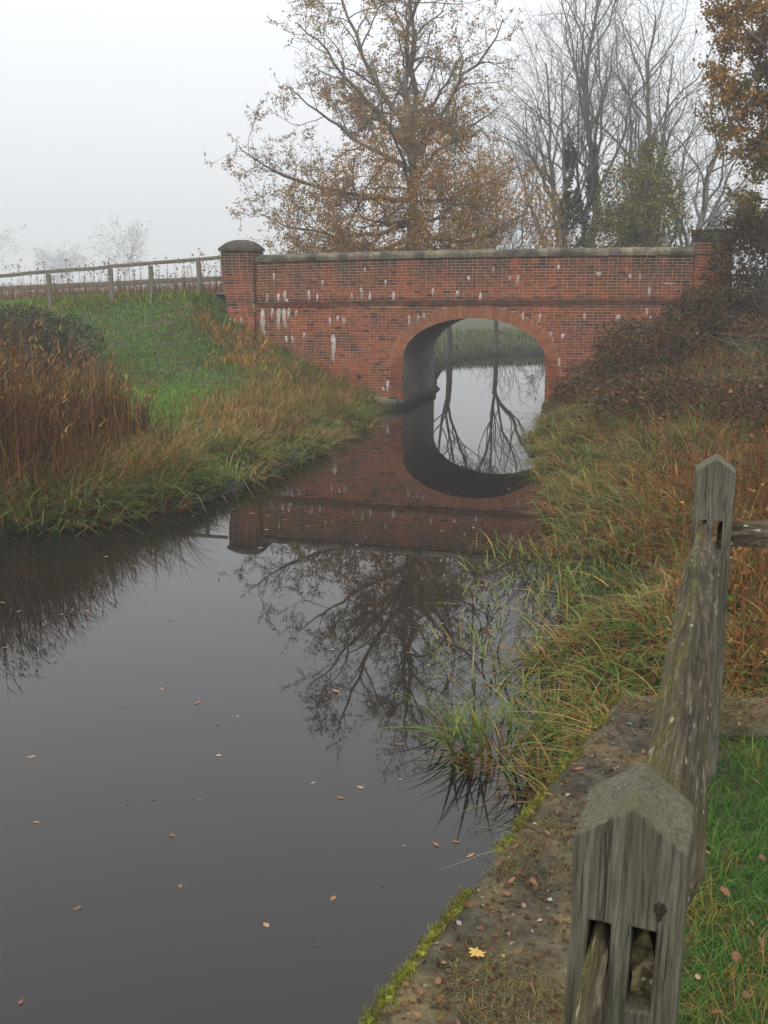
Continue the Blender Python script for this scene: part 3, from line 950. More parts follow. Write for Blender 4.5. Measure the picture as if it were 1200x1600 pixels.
class Tree:
    def __init__(s, seed, wob=(0.10, 0.16, 0.20, 0.22, 0.25), trop=(0.05, 0.05, 0.04, 0.03, 0.02), dens=(1.3, 2.0, 3.2, 4.5),
                 ang=(0.6, 1.0), ratio=(0.42, 0.68), maxl=4, minr=0.008, leaf_lvl=3, twig=0.9):
        s.r = np.random.default_rng(seed)
        s.wob, s.trop, s.dens, s.ang, s.ratio, s.maxl, s.minr, s.leaf_lvl, s.twig = wob, trop, dens, ang, ratio, maxl, minr, leaf_lvl, twig
        s.polys, s.tips = [], []
    def kids(s, pts, rad, L, lvl, t0=0.25):
        if lvl >= s.maxl: return
        r = s.r
        n = len(pts)
        nk = max(1, int(round(s.dens[min(lvl, len(s.dens) - 1)] * L * r.uniform(0.8, 1.2))))
        ts = np.sort(t0 + (1 - t0) * (np.arange(nk) + r.random(nk)) / nk)
        az = r.random() * 6.28
        for t in ts:
            f = t * (n - 1); i = min(int(f), n - 2); q = f - i
            p = pts[i] * (1 - q) + pts[i + 1] * q
            d = pts[i + 1] - pts[i]; d = d / (np.linalg.norm(d) + 1e-9)
            rr = rad[i] * (1 - q) + rad[i + 1] * q
            az += 2.4 + r.normal(0, 0.5)
            a = np.cross(d, [0.3, 0.2, 0.9]); a /= np.linalg.norm(a) + 1e-9
            b = np.cross(d, a)
            an = r.uniform(*s.ang)
            nd_ = d * math.cos(an) + (a * math.cos(az) + b * math.sin(az)) * math.sin(an)
            Lk = min(L * r.uniform(*s.ratio) * (1.15 - 0.65 * t), L * 0.8)
            if lvl + 1 >= s.maxl: Lk = s.twig * r.uniform(0.5, 1.2)
            s.branch(p, nd_, max(Lk, 0.25), max(rr * 0.52, s.minr), lvl + 1)
    def branch(s, p, d, L, rad, lvl, t0=0.25):
        r = s.r
        n = max(3, min(10, int(L / 0.35) + 2)) if lvl < s.maxl else 4
        pts = [np.array(p, float)]
        d = np.array(d, float); d /= np.linalg.norm(d)
        w = s.wob[min(lvl, len(s.wob) - 1)]; tr = s.trop[min(lvl, len(s.trop) - 1)]
        st = L / (n - 1)
        for i in range(n - 1):
            d = d + r.normal(0, w, 3) + np.array([0, 0, tr])
            d /= np.linalg.norm(d)
            pts.append(pts[-1] + d * st)
        pts = np.array(pts)
        rd = np.maximum(rad * (1 - 0.72 * np.linspace(0, 1, n)), s.minr * 0.7)
        s.polys.append((pts, rd))
        if lvl >= s.leaf_lvl: s.tips.append(pts)
        s.kids(pts, rd, L, lvl, t0)
    def limb(s, a, b, rad, lvl=1, sag=0.0, rise=0.0, t0=0.2, n=9, jit=0.035):
        a, b = np.array(a, float), np.array(b, float)
        t = np.linspace(0, 1, n)[:, None]
        L = np.linalg.norm(b - a)
        pts = a + (b - a) * t + np.array([0, 0, 1.0]) * (rise * np.sin(t * math.pi) - sag * np.sin(t * math.pi) + 0)
        j = s.r.normal(0, jit * L, (n, 3)); j[0] = 0; j = np.cumsum(j, 0) * 0.45
        pts = pts + j * (1 - t * 0.5)
        rd = np.maximum(rad * (1 - 0.82 * t[:, 0]), s.minr)
        s.polys.append((pts, rd))
        s.kids(pts, rd, L, lvl, t0)
        return pts
    def trunk(s, pts, rad):
        s.polys.append((np.array(pts, float), np.array(rad, float)))
    def leaf_points(s, per, spread=0.12):
        P = []
        for pts in s.tips:
            k = s.r.poisson(per)
            if k == 0: continue
            f = s.r.random(k) * (len(pts) - 1); i = f.astype(int); q = (f - i)[:, None]
            P.append(pts[i] * (1 - q) + pts[np.minimum(i + 1, len(pts) - 1)] * q + s.r.normal(0, spread, (k, 3)))
        return np.concatenate(P) if P else np.zeros((0, 3))

def place(root_loc, V):
    return np.asarray(V) - np.array(root_loc)

def tree_thing(name, base, label, tree, leafsets, bark=None, cat='tree', group=None, extra=()):
    root = empty(name, base)
    tag(root, label, cat, group)
    V, F = tubes(tree.polys)
    mk('trunk', place(base, V), F, bark or M_BARK, root, smooth=True)
    if leafsets:
        V, F, C = join_c(leafsets)
        mk('crown', place(base, V), F, M_LEAF, root, col=C)
    for nm, (V, F, C) in extra:
        mk(nm, place(base, V), F, M_LEAF, root, col=C)
    return root

def z_at(x, y): return float(height(np.array([x]), np.array([y]))[0])

# ------------------------------------------------------------------ the oak beyond the bridge
bx, by = 0.95, 40.0
bz = z_at(bx, by)
T = Tree(11, dens=(1.5, 2.1, 2.7, 3.6), maxl=4, twig=0.6, minr=0.008, ratio=(0.34, 0.58), wob=(0.1, 0.2, 0.26, 0.28, 0.3))
T.trunk([(bx, by, bz - 0.3), (bx, by, bz + 1.5), (bx + 0.05, by, 4.5), (bx + 0.1, by, 6.2), (bx + 0.05, by + 0.1, 8.0)], [0.34, 0.26, 0.21, 0.17, 0.13])
for a, b, r in [
    ((bx, by, 6.2), (-4.7, 39.2, 8.1), 0.16), ((bx, by, 5.4), (-4.7, 40.3, 5.8), 0.14), ((bx, by, 4.9), (-3.6, 38.6, 4.8), 0.12),
    ((bx, by, 7.2), (-3.6, 40.6, 10.2), 0.15), ((bx, by, 7.8), (-2.7, 39.5, 12.0), 0.16), ((bx, by, 8.0), (-2.0, 40.4, 13.9), 0.19),
    ((bx, by, 8.0), (0.2, 39.6, 14.5), 0.2), ((bx, by, 7.8), (1.9, 40.6, 14.3), 0.19), ((bx, by, 7.4), (3.9, 39.8, 12.4), 0.18),
    ((bx, by, 6.8), (4.6, 40.8, 9.4), 0.16), ((bx, by, 6.0), (5.0, 39.4, 7.4), 0.14), ((bx, by, 5.2), (4.8, 40.2, 5.6), 0.13),
    ((bx, by, 6.5), (0.2, 36.4, 8.8), 0.15), ((bx, by, 6.6), (1.6, 43.8, 9.6), 0.15), ((bx, by, 5.4), (-1.5, 36.8, 6.2), 0.13), ((bx, by, 5.6), (2.6, 36.8, 6.6), 0.13),
    ((bx, by, 4.6), (-2.6, 37.8, 4.6), 0.12), ((bx, by, 4.7), (3.0, 37.6, 4.5), 0.12), ((bx, by, 4.2), (-3.0, 40.5, 4.2), 0.11), ((bx, by, 7.5), (-1.4, 43, 11), 0.15), ((bx, by, 7.5), (2.9, 42.6, 11.4), 0.15)]:
    T.limb(a, b, r * 0.66, 1, sag=0.5 if b[2] < 9 else -0.2, t0=0.12, n=12, jit=0.05)
lp = T.leaf_points(20, 0.055)
z = lp[:, 2]
keep = T.r.random(len(lp)) < np.clip(1.05 - (z - 6.0) / 7.0, 0.42, 1) * np.where(lp[:, 0] < -3.2, 0.75, 1) * (0.55 + 0.9 * (noise2(lp[:, 0] * 0.9, z * 0.9, 4) > 0.42))
lp = lp[keep]
lc = pick(T.r, [(0.21, 0.12, 0.04), (0.17, 0.10, 0.038), (0.24, 0.16, 0.06), (0.13, 0.105, 0.045), (0.18, 0.085, 0.028)], len(lp), 0.2)
# dense low skirt of russet leaves
nl = 66000
q = T.r.normal(0, 1, (nl, 3)); q /= np.linalg.norm(q, axis=1)[:, None]; q *= (T.r.random((nl, 1)) ** 0.4)
sk = np.array([1.2, 38.9, 4.9]) + q * np.array([5.3, 2.6, 3.9])
kk = (fbm(sk[:, 0] * 1.6 + 7, sk[:, 2] * 1.9 + sk[:, 1] * 0.5, 9) > 0.46) & (sk[:, 2] > 3.3)
sk = sk[kk]
skc = pick(T.r, [(0.23, 0.115, 0.030), (0.26, 0.14, 0.04), (0.17, 0.10, 0.034), (0.15, 0.115, 0.036)], len(sk), 0.2)
tree_thing('oak_tree', (bx, by, bz), 'large spreading oak with thin russet leaves behind the brick bridge', T,
           [leaves(T.r, lp, T.r.uniform(0.05, 0.105, len(lp)), lc * 1.5), leaves(T.r, sk, T.r.uniform(0.06, 0.12, len(sk)), skc * 1.4)])

# ------------------------------------------------------------------ bare trees behind the bridge
def ivy_on(rng, pts, rad, n, cols, size=(0.09, 0.17)):
    pts = np.array(pts, float); rad = np.array(rad, float)
    f = rng.random(n) * (len(pts) - 1); i = f.astype(int); q = (f - i)[:, None]
    c = pts[i] * (1 - q) + pts[i + 1] * q
    r = (rad[i] * (1 - q[:, 0]) + rad[i + 1] * q[:, 0]) * np.sqrt(rng.uniform(0.15, 1.25, n))
    an = rng.random(n) * 6.283
    lump = 0.25 + 1.35 * fbm(np.cos(an) * 1.3 + 3 + np.sin(an), c[:, 2] * 1.4, 6)
    P = c + np.stack([np.cos(an) * r * lump, np.sin(an) * r * lump, rng.normal(0, 0.3, n)], -1)
    gap = fbm(P[:, 0] * 1.7, P[:, 2] * 1.5 + P[:, 1], 8) > 0.46
    P = P[gap]; n = len(P)
    return leaves(rng, P, rng.uniform(*size, n), pick(rng, cols, n, 0.25))

def bare_tree(name, label, seed, base_xy, stems, ivy=None, dens=(1.2, 1.6, 2.1, 2.4), ang=(0.4, 0.85), leafcols=None, leafper=0, maxl=4, minr=0.007, twig=0.8, group=None, z0=None, fork=0.0, rad=0.3):
    x, y = base_xy
    z = z_at(x, y) if z0 is None else z0
    T = Tree(seed, dens=dens, ang=ang, ratio=(0.34, 0.58), trop=(0.05, 0.09, 0.09, 0.07, 0.05), maxl=maxl, minr=minr, twig=twig)
    for (tx, ty, tz), r, lvl, t0 in stems:
        T.limb((x + T.r.normal(0, 0.05), y + T.r.normal(0, 0.05), z - 0.2 + fork), (tx, ty, tz), r, lvl, sag=T.r.uniform(-0.5, 0.3), t0=t0, n=12, jit=0.035)
    if fork:
        zz = np.linspace(0, fork + 0.15, 5)
        T.trunk(np.stack([x + 0.04 * np.sin(zz * 2), np.full(5, y), z - 0.2 + zz], -1), rad * np.array([1.25, 1.0, 0.92, 0.88, 0.8]))
    ls = []
    if leafper:
        lp = T.leaf_points(leafper, 0.12)
        ls = [leaves(T.r, lp, T.r.uniform(0.06, 0.12, len(lp)), pick(T.r, leafcols, len(lp), 0.2))]
    ex = [('ivy', ivy_on(T.r, *iv)) for iv in (ivy or [])]
    return tree_thing(name, (x, y, z), label, T, ls, M_BARK_GREY, 'tree', group, ex)

IVY = [(0.06, 0.08, 0.026), (0.085, 0.10, 0.03), (0.045, 0.06, 0.022)]
IVY_Y = [(0.19, 0.165, 0.028), (0.24, 0.18, 0.034), (0.13, 0.135, 0.028), (0.26, 0.17, 0.04)]
bare_tree('ash_tree', 'bare tree with dark ivy-clad trunk beside the russet oak', 21, (7.9, 46.5),
          [((6.3, 46, 11.6), 0.15, 1, 0.3), ((7.4, 47, 11.9), 0.15, 1, 0.3), ((4.9, 46.5, 9.2), 0.10, 1, 0.25), ((5.6, 45.5, 10.2), 0.10, 1, 0.3)], fork=3.2, rad=0.26,
          ivy=[([(7.9, 46.5, 1), (7.8, 46.5, 5.5), (7.55, 46.4, 8.6)], [0.9, 0.7, 0.2], 7000, IVY)])
bare_tree('poplar_tree', 'tallest bare tree, one straight stem rising from an ivy sleeve', 22, (8.9, 48.0),
          [((8.5, 48, 15.6), 0.2, 1, 0.3), ((9.7, 48.4, 12.0), 0.10, 1, 0.3), ((7.9, 47.6, 12.8), 0.10, 1, 0.35)], fork=3.0, rad=0.26,
          ivy=[([(8.9, 48, 1), (8.85, 48, 6.0), (8.8, 48, 8.8)], [0.8, 0.5, 0.15], 5000, IVY)], ang=(0.35, 0.7))
bare_tree('alder_tree', 'bare tree smothered low down in yellow-green ivy', 23, (10.9, 47.0),
          [((11.0, 47, 13.8), 0.17, 1, 0.3), ((12.3, 47.4, 12.6), 0.14, 1, 0.3), ((10.0, 46.5, 11.8), 0.12, 1, 0.3)], fork=3.2, rad=0.28,
          ivy=[([(10.4, 46.0, 1), (10.3, 46.0, 5.0), (10.8, 46.2, 9.4)], [1.2, 0.9, 0.25], 9000, IVY_Y + IVY[1:2], (0.09, 0.17))])
bare_tree('leaning_ash_tree', 'bare tree with thick trunk leaning away from the ivy', 24, (11.0, 44.4),
          [((13.3, 44.4, 10.0), 0.24, 1, 0.35), ((12.4, 45.6, 10.8), 0.10, 1, 0.4), ((14.2, 44.2, 6.0), 0.10, 1, 0.3)], ang=(0.45, 0.95))
bare_tree('canal_side_ash_tree', 'bare forked tree at the water edge seen through the arch', 25, (5.2, 51.2),
          [((2.6, 51, 9), 0.065, 1, 0.04), ((7.0, 51.5, 10), 0.065, 1, 0.04), ((5.2, 51, 11), 0.065, 1, 0.04), ((8.2, 51, 7.0), 0.10, 1, 0.04)], fork=1.7, rad=0.13, dens=(1.6, 2.0, 2.4, 2.6))
bare_tree('bank_alder_tree', 'bare tree on the near bank seen at the left of the arch opening', 26, (2.75, 46.5),
          [((0.8, 46, 8.0), 0.065, 1, 0.04), ((5.2, 47, 8.5), 0.065, 1, 0.04), ((2.9, 46, 9.5), 0.065, 1, 0.04)], fork=1.7, rad=0.15, dens=(1.6, 2.0, 2.4, 2.4))
bare_tree('misty_ash_tree', 'pale bare tree fading into mist behind the ivy-clad trees', 27, (17.5, 74),
          [((16.0, 74, 11), 0.16, 1, 0.2), ((19.5, 74, 10), 0.14, 1, 0.2), ((17.6, 74, 12), 0.14, 1, 0.2)], fork=2.0, rad=0.25, dens=(0.7, 0.9, 1.2, 1.4), minr=0.014)

# ------------------------------------------------------------------ leafy oak at the right end of the bridge
bx, by = 12.9, 28.6
bz = z_at(bx, by)
T = Tree(31, dens=(1.2, 1.6, 2.6, 3.6), maxl=4, twig=0.55, minr=0.007)
T.trunk([(bx, by, bz - 0.3), (bx - 0.1, by, 5.0), (bx - 0.1, by, 8.0)], [0.45, 0.36, 0.28])
for a, b, r in [((bx, by, 7.4), (8.8, 28.0, 9.4), 0.14), ((bx, by, 8.0), (9.1, 28.8, 11.0), 0.15), ((bx, by, 6.4), (9.1, 27.8, 6.9), 0.13), ((bx, by, 5.6), (9.4, 28.6, 5.5), 0.11),
                ((bx, by, 8.0), (11.1, 28.4, 12.5), 0.15), ((bx, by, 7.0), (9.3, 29.6, 8.2), 0.12), ((bx, by, 6.8), (10.9, 26.4, 8.6), 0.12), ((bx, by, 6.0), (10.9, 27.0, 6.3), 0.11),
                ((bx, by, 5.4), (9.4, 27.4, 5.0), 0.10), ((bx, by, 5.0), (9.9, 28.6, 4.6), 0.09), ((bx, by, 6.2), (9.1, 28.4, 7.4), 0.11), ((bx, by, 7.4), (14.8, 28.0, 10.0), 0.14), ((bx, by, 7.4), (12.5, 31, 11.0), 0.14), ((bx, by, 6.4), (14.6, 27.4, 7.4), 0.12)]:
    T.limb(a, b, r, 1, sag=0.3, t0=0.1)
lp = T.leaf_points(52, 0.10)
kk = noise2(lp[:, 0] * 1.0 + 2, lp[:, 2] * 1.3, 12) > 0.24
lp = lp[kk]
warm = fbm(lp[:, 0] * 0.6, lp[:, 2] * 0.6, 14)
lc = np.where((warm > 0.5)[:, None], pick(T.r, [(0.29, 0.15, 0.026), (0.24, 0.125, 0.026), (0.2, 0.13, 0.03)], len(lp), 0.2),
              pick(T.r, [(0.16, 0.125, 0.03), (0.12, 0.11, 0.03), (0.2, 0.12, 0.026)], len(lp), 0.2))
tree_thing('oak_tree', (bx, by, bz), 'oak with dense orange and olive leaves at the right end of the bridge', T, [leaves(T.r, lp, T.r.uniform(0.07, 0.14, len(lp)), lc)])

# ------------------------------------------------------------------ misty far trees
def far_tree(name, label, seed, x, y, h, spread, group=None, leafy=0.0):
    T = Tree(seed, dens=(5 / h, 8 / h, 12 / h), ang=(0.4, 0.9), maxl=3, minr=0.003 * h, leaf_lvl=2, twig=h * 0.12)
    z = 0.8
    T.trunk([(x, y, z), (x, y, z + h * 0.3)], [h * 0.03, h * 0.022])
    for k in range(11):
        a = k * 2.4 + T.r.random()
        e = T.r.uniform(0.55, 1.0)
        rr = spread * math.sqrt(max(0.05, 1.15 - e)) * 1.2
        T.limb((x, y, z + h * T.r.uniform(0.12, 0.3)), (x + math.cos(a) * rr, y + math.sin(a) * rr, z + h * e), h * 0.012, 1, sag=-0.3, t0=0.15)
    ls = []
    if leafy:
        lp = T.leaf_points(leafy, h * 0.03)
        ls = [leaves(T.r, lp, T.r.uniform(0.025, 0.05, len(lp)) * h, pick(T.r, [(0.07, 0.06, 0.03), (0.05, 0.055, 0.03)], len(lp), 0.2))]
    return tree_thing(name, (x, y, z), label, T, ls, M_BARK_GREY, 'tree', group)
far_tree('field_tree', 'rounded bare tree in mist above the lane fence', 41, -102, 440, 24, 13, leafy=1.5)
far_tree('field_tree', 'low misty bush-like tree beside the rounded tree above the fence', 42, -132, 450, 16, 12, leafy=6)
far_tree('field_tree', 'tall faint tree almost lost in mist beyond the lane', 43, -238, 660, 42, 24, leafy=1.0)
far_tree('field_tree', 'very faint low tree in the mist by the tall faint tree', 44, -200, 700, 24, 17, leafy=4)
far_tree('field_tree', 'misty bare tree beyond the canal seen through the arch', 45, 14, 130, 9, 6, leafy=0)
far_tree('field_tree', 'second misty tree far beyond the arch', 46, 24, 150, 11, 6, leafy=1)
far_tree('field_tree', 'misty tree far off behind the right bank trees', 47, 42, 150, 13, 7, leafy=1)

# ------------------------------------------------------------------ bushes
def shrub(name, label, seed, centre, rad, n, cols, size=(0.06, 0.12), nstem=60, thr=0.4, cat='bush', group=None, zmin=None):
    r = np.random.default_rng(seed)
    c = np.array(centre); rad = np.array(rad)
    zb = z_at(c[0], c[1])
    q = r.normal(0, 1, (n, 3)); q /= np.linalg.norm(q, axis=1)[:, None]
    q *= (r.random((n, 1)) ** 0.33) * (0.75 + 0.5 * noise2(np.arctan2(q[:, 1], q[:, 0]) * 2 + seed, q[:, 2] * 3, seed))[:, None]
    P = c + q * rad
    k = (fbm(P[:, 0] * 1.6 + P[:, 1], P[:, 2] * 1.8, seed) > thr) & (P[:, 2] > height(P[:, 0], P[:, 1]))
    P = P[k]
    root = empty(name, (c[0], c[1], zb))
    tag(root, label, cat, group)
    V, F, C = leaves(r, P, r.uniform(*size, len(P)), pick(r, cols, len(P), 0.28))
    mk('foliage', place((c[0], c[1], zb), V), F, M_LEAF, root, col=C)
    polys = []
    for _ in range(nstem):
        a = r.random() * 6.28; e = r.uniform(0.3, 1.1)
        tip = c + np.array([math.cos(a) * rad[0] * r.uniform(0.3, 1.0), math.sin(a) * rad[1] * r.uniform(0.3, 1.0), rad[2] * e * r.uniform(0.6, 1.05)])
        b = np.array([c[0] + r.normal(0, rad[0] * 0.3), c[1] + r.normal(0, rad[1] * 0.3), 0]); b[2] = z_at(b[0], b[1]) - 0.05
        t = np.linspace(0, 1, 6)[:, None]
        polys.append((b + (tip - b) * t + r.normal(0, 0.05, (6, 3)) * t, 0.016 * (1 - 0.8 * t[:, 0])))
    V, F = tubes(polys)
    mk('stems', place((c[0], c[1], zb), V), F, M_BARK, root, smooth=True)
    return root
DARKB = [(0.045, 0.03, 0.018), (0.06, 0.035, 0.02), (0.035, 0.038, 0.016), (0.09, 0.045, 0.018), (0.05, 0.05, 0.02)]
shrub('hawthorn_bush', 'dark ivy-tangled hawthorn bush smothering the right end pier', 51, (8.85, 26.4, 3.5), (1.3, 1.0, 1.6), 22000, DARKB, (0.05, 0.10), 70, 0.36)
shrub('hawthorn_bush', 'dark red-brown hawthorn further along the lane past the pier', 52, (11.4, 27.0, 3.9), (1.6, 1.2, 1.5), 12000, DARKB, (0.05, 0.10), 60, 0.36)
shrub('bramble_mound', 'dark green bramble mound on the embankment below the lane fence', 53, (-10.0, 27.4, 1.8), (2.7, 2.2, 0.95), 18000,
      [(0.035, 0.048, 0.02), (0.05, 0.06, 0.024), (0.06, 0.045, 0.028), (0.07, 0.05, 0.025), (0.03, 0.035, 0.02)], (0.06, 0.12), 50, 0.33)
shrub('bramble_mound', 'bramble growing out of the tall brown reeds on the bank', 54, (-8.8, 21.8, 1.0), (2.0, 1.8, 0.9), 9000,
      [(0.035, 0.045, 0.02), (0.06, 0.045, 0.025), (0.075, 0.05, 0.025), (0.04, 0.05, 0.022)], (0.06, 0.11), 40, 0.36)
shrub('willow_bush', 'soft yellow-green bush in front of the bare trees behind the parapet', 60, (10.0, 43.6, 4.8), (2.0, 1.5, 3.6), 32000, IVY_Y + IVY[:2], (0.07, 0.15), 80, 0.42)
for sd, c, rad, n_, lab in [(62, (7.6, 25.7, 2.55), (1.2, 1.0, 0.85), 11000, 'russet bramble heaped over the foot of the right pier'),
                      (55, (6.3, 25.0, 1.75), (1.7, 1.5, 0.95), 13000, 'russet bramble bush against the bridge face below the right pier'),
                      (56, (4.9, 25.6, 0.75), (1.0, 1.5, 0.75), 8000, 'low dark red bramble at the right foot of the arch'),
                      (57, (8.6, 22.8, 1.9), (2.0, 1.9, 1.0), 13000, 'grey-green bramble bush on top of the right bank'),
                      (58, (5.6, 20.6, 1.1), (1.8, 1.9, 0.7), 11000, 'brown bramble sprawl halfway along the right bank'),
                      (59, (7.2, 17.0, 1.5), (1.9, 2.2, 0.75), 11000, 'reddish bramble thicket behind the fence corner')]:
    shrub('bramble_bush', lab, sd, c, rad, n_, [(0.085, 0.045, 0.02), (0.11, 0.055, 0.022), (0.06, 0.045, 0.02), (0.05, 0.055, 0.022), (0.13, 0.07, 0.028), (0.07, 0.035, 0.02)], (0.05, 0.10), 60, 0.38)

# ivy over the right pier cap, and two hanging vines
r = np.random.default_rng(61)
def on_bridge(u, v, z):
    u, v, z = np.broadcast_arrays(np.asarray(u, float), np.asarray(v, float), np.asarray(z, float))
    return np.stack([BO[0] + u * BU[0] + v * BN[0], BO[1] + u * BU[1] + v * BN[1], z], -1)
n_ = 1500
pu = r.uniform(5.45, 6.9, n_); pv = r.uniform(-0.3, 0.6, n_)
pz = 4.45 + 0.2 * r.random(n_) - np.abs(r.normal(0, 0.12, n_)) * (pv < -0.1) * (0.6 + 3 * (pu > 6.35))
P = on_bridge(pu, pv, pz)
V, F, C = leaves(r, P, r.uniform(0.04, 0.09, n_), pick(r, DARKB, n_, 0.25))
root = tag(empty('ivy_clump', on_bridge(6.0, 0.2, 4.55)), 'brown ivy clump capping the right brick pier', 'ivy')
mk('foliage', place(on_bridge(6.0, 0.2, 4.55), V), F, M_LEAF, root, col=C)
root = tag(empty('hanging_vine', on_bridge(4.6, -0.1, 4.25)), 'thin dry vine hanging over the parapet face near the right pier', 'vine')
for du, L in ((0.0, 1.05), (-0.22, 0.45)):
    zz = np.linspace(4.27, 4.27 - L, 9)
    uu = 4.6 + du + 0.05 * np.sin(np.linspace(0, 3, 9)) - np.linspace(0, 1, 9) ** 4 * 0.12
    pts = on_bridge(uu, np.where(zz > 4.15, -0.03, -0.085), zz)
    V, F = tubes([(pts, np.full(9, 0.012))])
    mk('stem', place(on_bridge(4.6, -0.1, 4.25), V), F, mat_simple('dry_vine', [(0.3, (0.16, 0.10, 0.05)), (0.7, (0.24, 0.16, 0.08))], 10, bstr=0), root)

# ------------------------------------------------------------------ ground cover (uncountable)
def scatter(rng, n, x0, x1, y0, y1, fn):
    out = []
    got = 0
    for _ in range(40):
        x = rng.uniform(x0, x1, n); y = rng.uniform(y0, y1, n)
        k = rng.random(n) < fn(x, y)
        out.append(np.stack([x[k], y[k]], -1)); got += k.sum()
        if got >= n: break
    P = np.concatenate(out)[:n]
    return np.column_stack([P, height(P[:, 0], P[:, 1])])

def stuff_blades(name, label, parts, mat=None):
    V, F, C = join_c(parts)
    o = mk(name, V, F, mat or M_BLADE, col=C)
    return tag(o, label, kind='stuff')

def tuft_blades(rng, centres, per, rad, h, w, lean, droop, c0, c1, nseg=4):
    n = len(centres)
    k = rng.poisson(per, n)
    ci = np.repeat(np.arange(n), k)
    m_ = len(ci)
    an = rng.random(m_) * 6.283
    rr = rad * np.sqrt(rng.random(m_))
    b = centres[ci].copy()
    b[:, 0] += np.cos(an) * rr; b[:, 1] += np.sin(an) * rr
    def tcol(cs):
        own = pick(rng, cs, m_, 0.22); tuft = np.repeat(pick(rng, cs, n, 0.3), k, axis=0)
        return np.where((rng.random(m_) < 0.35)[:, None], own, tuft * np.exp(rng.normal(0, 0.2, (m_, 1))))
    ht = np.repeat(rng.uniform(0.7, 1.2, n), k) * rng.uniform(h[0], h[1], m_)
    return blades(rng, b, ht, rng.uniform(*w, m_), an + rng.normal(0, 0.7, m_), rng.uniform(*lean, m_), rng.uniform(*droop, m_),
                  tcol(c0), tcol(c1), nseg)

GREEN = [(0.045, 0.09, 0.014), (0.065, 0.12, 0.018), (0.028, 0.055, 0.011), (0.085, 0.13, 0.024)]
LIME = [(0.11, 0.16, 0.03), (0.16, 0.19, 0.04), (0.08, 0.13, 0.024)]
STRAW = [(0.27, 0.18, 0.06), (0.34, 0.24, 0.09), (0.2, 0.12, 0.04), (0.28, 0.145, 0.038)]
RUST = [(0.15, 0.058, 0.016), (0.2, 0.08, 0.022), (0.09, 0.036, 0.013), (0.22, 0.11, 0.035), (0.05, 0.025, 0.012)]

rg = np.random.default_rng(71)
# tall brown reed bed, left
def reed_zone(x, y):
    d = canal_dist(x, y)
    return ((d > 0.45) & (d < 3.0)).astype(float) * np.clip((-4.35 - x + 0.1 * (y - 15)) * 0.9, 0.0, 1)
P = scatter(rg, 6500, -10, -3.4, 12.0, 20.0, reed_zone)
hh = rg.uniform(0.9, 2.2, len(P)) * np.clip(0.45 + (-4.1 - P[:, 0]) * 0.4, 0.4, 1.05)
A = blades(rg, P, hh, rg.uniform(0.010, 0.028, len(P)), rg.random(len(P)) * 6.28, np.abs(rg.normal(0, 0.2, len(P))), np.abs(rg.normal(0, 0.22, len(P))),
           pick(rg, RUST + [(0.06, 0.055, 0.02), (0.04, 0.05, 0.016)], len(P), 0.4), pick(rg, RUST + RUST[2:3] + RUST[4:] + STRAW[2:3], len(P), 0.45), 4)
# broken and bowed reeds on the open side
P2 = scatter(rg, 700, -6.5, -3.2, 14.3, 18.0, lambda x, y: ((canal_dist(x, y) > -0.25) & (canal_dist(x, y) < 1.5)).astype(float))
A2 = blades(rg, P2, rg.uniform(0.7, 1.35, len(P2)), rg.uniform(0.009, 0.018, len(P2)), rg.normal(-0.6, 0.9, len(P2)), rg.uniform(0.15, 0.5, len(P2)), rg.uniform(0.2, 0.75, len(P2)),
            pick(rg, RUST + STRAW, len(P2)), pick(rg, STRAW, len(P2)), 6)
Pf = scatter(rg, 260, -9.5, -3.0, 12.5, 17.5, lambda x, y: ((canal_dist(x, y) > -0.1) & (canal_dist(x, y) < 0.75)).astype(float)); Pf[:, 2] = np.maximum(Pf[:, 2], 0)
A3 = tuft_blades(rg, Pf, 15, 0.18, (0.3, 0.75), (0.016, 0.034), (0.2, 0.8), (0.3, 1.1), GREEN + GREEN + LIME, LIME + GREEN + STRAW[:1], 6)
stuff_blades('green_sedge', 'fresh green sedge along the foot of the brown reeds', [A3])
sh = P[:900].copy(); sh = np.repeat(sh, 4, axis=0); sh[:, 2] += np.repeat(hh[:900], 4) * rg.uniform(0.82, 0.98, len(sh)); sh[:, :2] += rg.normal(0, 0.05, (len(sh), 2))
A4 = blades(rg, sh, rg.uniform(0.1, 0.22, len(sh)), rg.uniform(0.012, 0.03, len(sh)), rg.normal(0.5, 1.2, len(sh)), rg.uniform(0.2, 0.8, len(sh)), rg.uniform(0.2, 1.0, len(sh)), pick(rg, RUST + STRAW[2:], len(sh), 0.35), pick(rg, RUST + STRAW, len(sh), 0.35), 3)
stuff_blades('reed_bed', 'tall rust-brown reeds crowding the left bank', [A, A2, A4])

# sedge fringe, left bank
def lfringe(x, y):
    d = canal_dist(x, y)
    return ((d > -0.12) & (d < 1.2)).astype(float) * (0.35 + 0.65 * (noise2(x * 1.3, y * 1.3, 21) > 0.4))
parts = []
P = scatter(rg, 1000, -9, 0.4, 13.0, 29, lfringe)
P[:, 2] = np.maximum(P[:, 2], 0.0)
parts.append(tuft_blades(rg, P[:580], 16, 0.16, (0.25, 0.6), (0.014, 0.032), (0.2, 0.85), (0.3, 1.2), GREEN + LIME, LIME + LIME + GREEN + STRAW[:1], 5))
parts.append(tuft_blades(rg, P[580:], 15, 0.2, (0.25, 0.6), (0.012, 0.028), (0.3, 0.9), (0.3, 1.2), STRAW + GREEN[:1], STRAW + RUST[:1], 5))
def lmid(x, y):
    d = canal_dist(x, y)
    return ((d > 0.5) & (d < 2.6) & (y < 29.5)).astype(float) * np.clip(1.4 - d / 2.4, 0, 1) * (0.2 + 0.8 * (fbm(x * 0.7, y * 0.7, 22) > 0.5))
P = scatter(rg, 950, -8, 0.0, 15, 29.3, lmid)
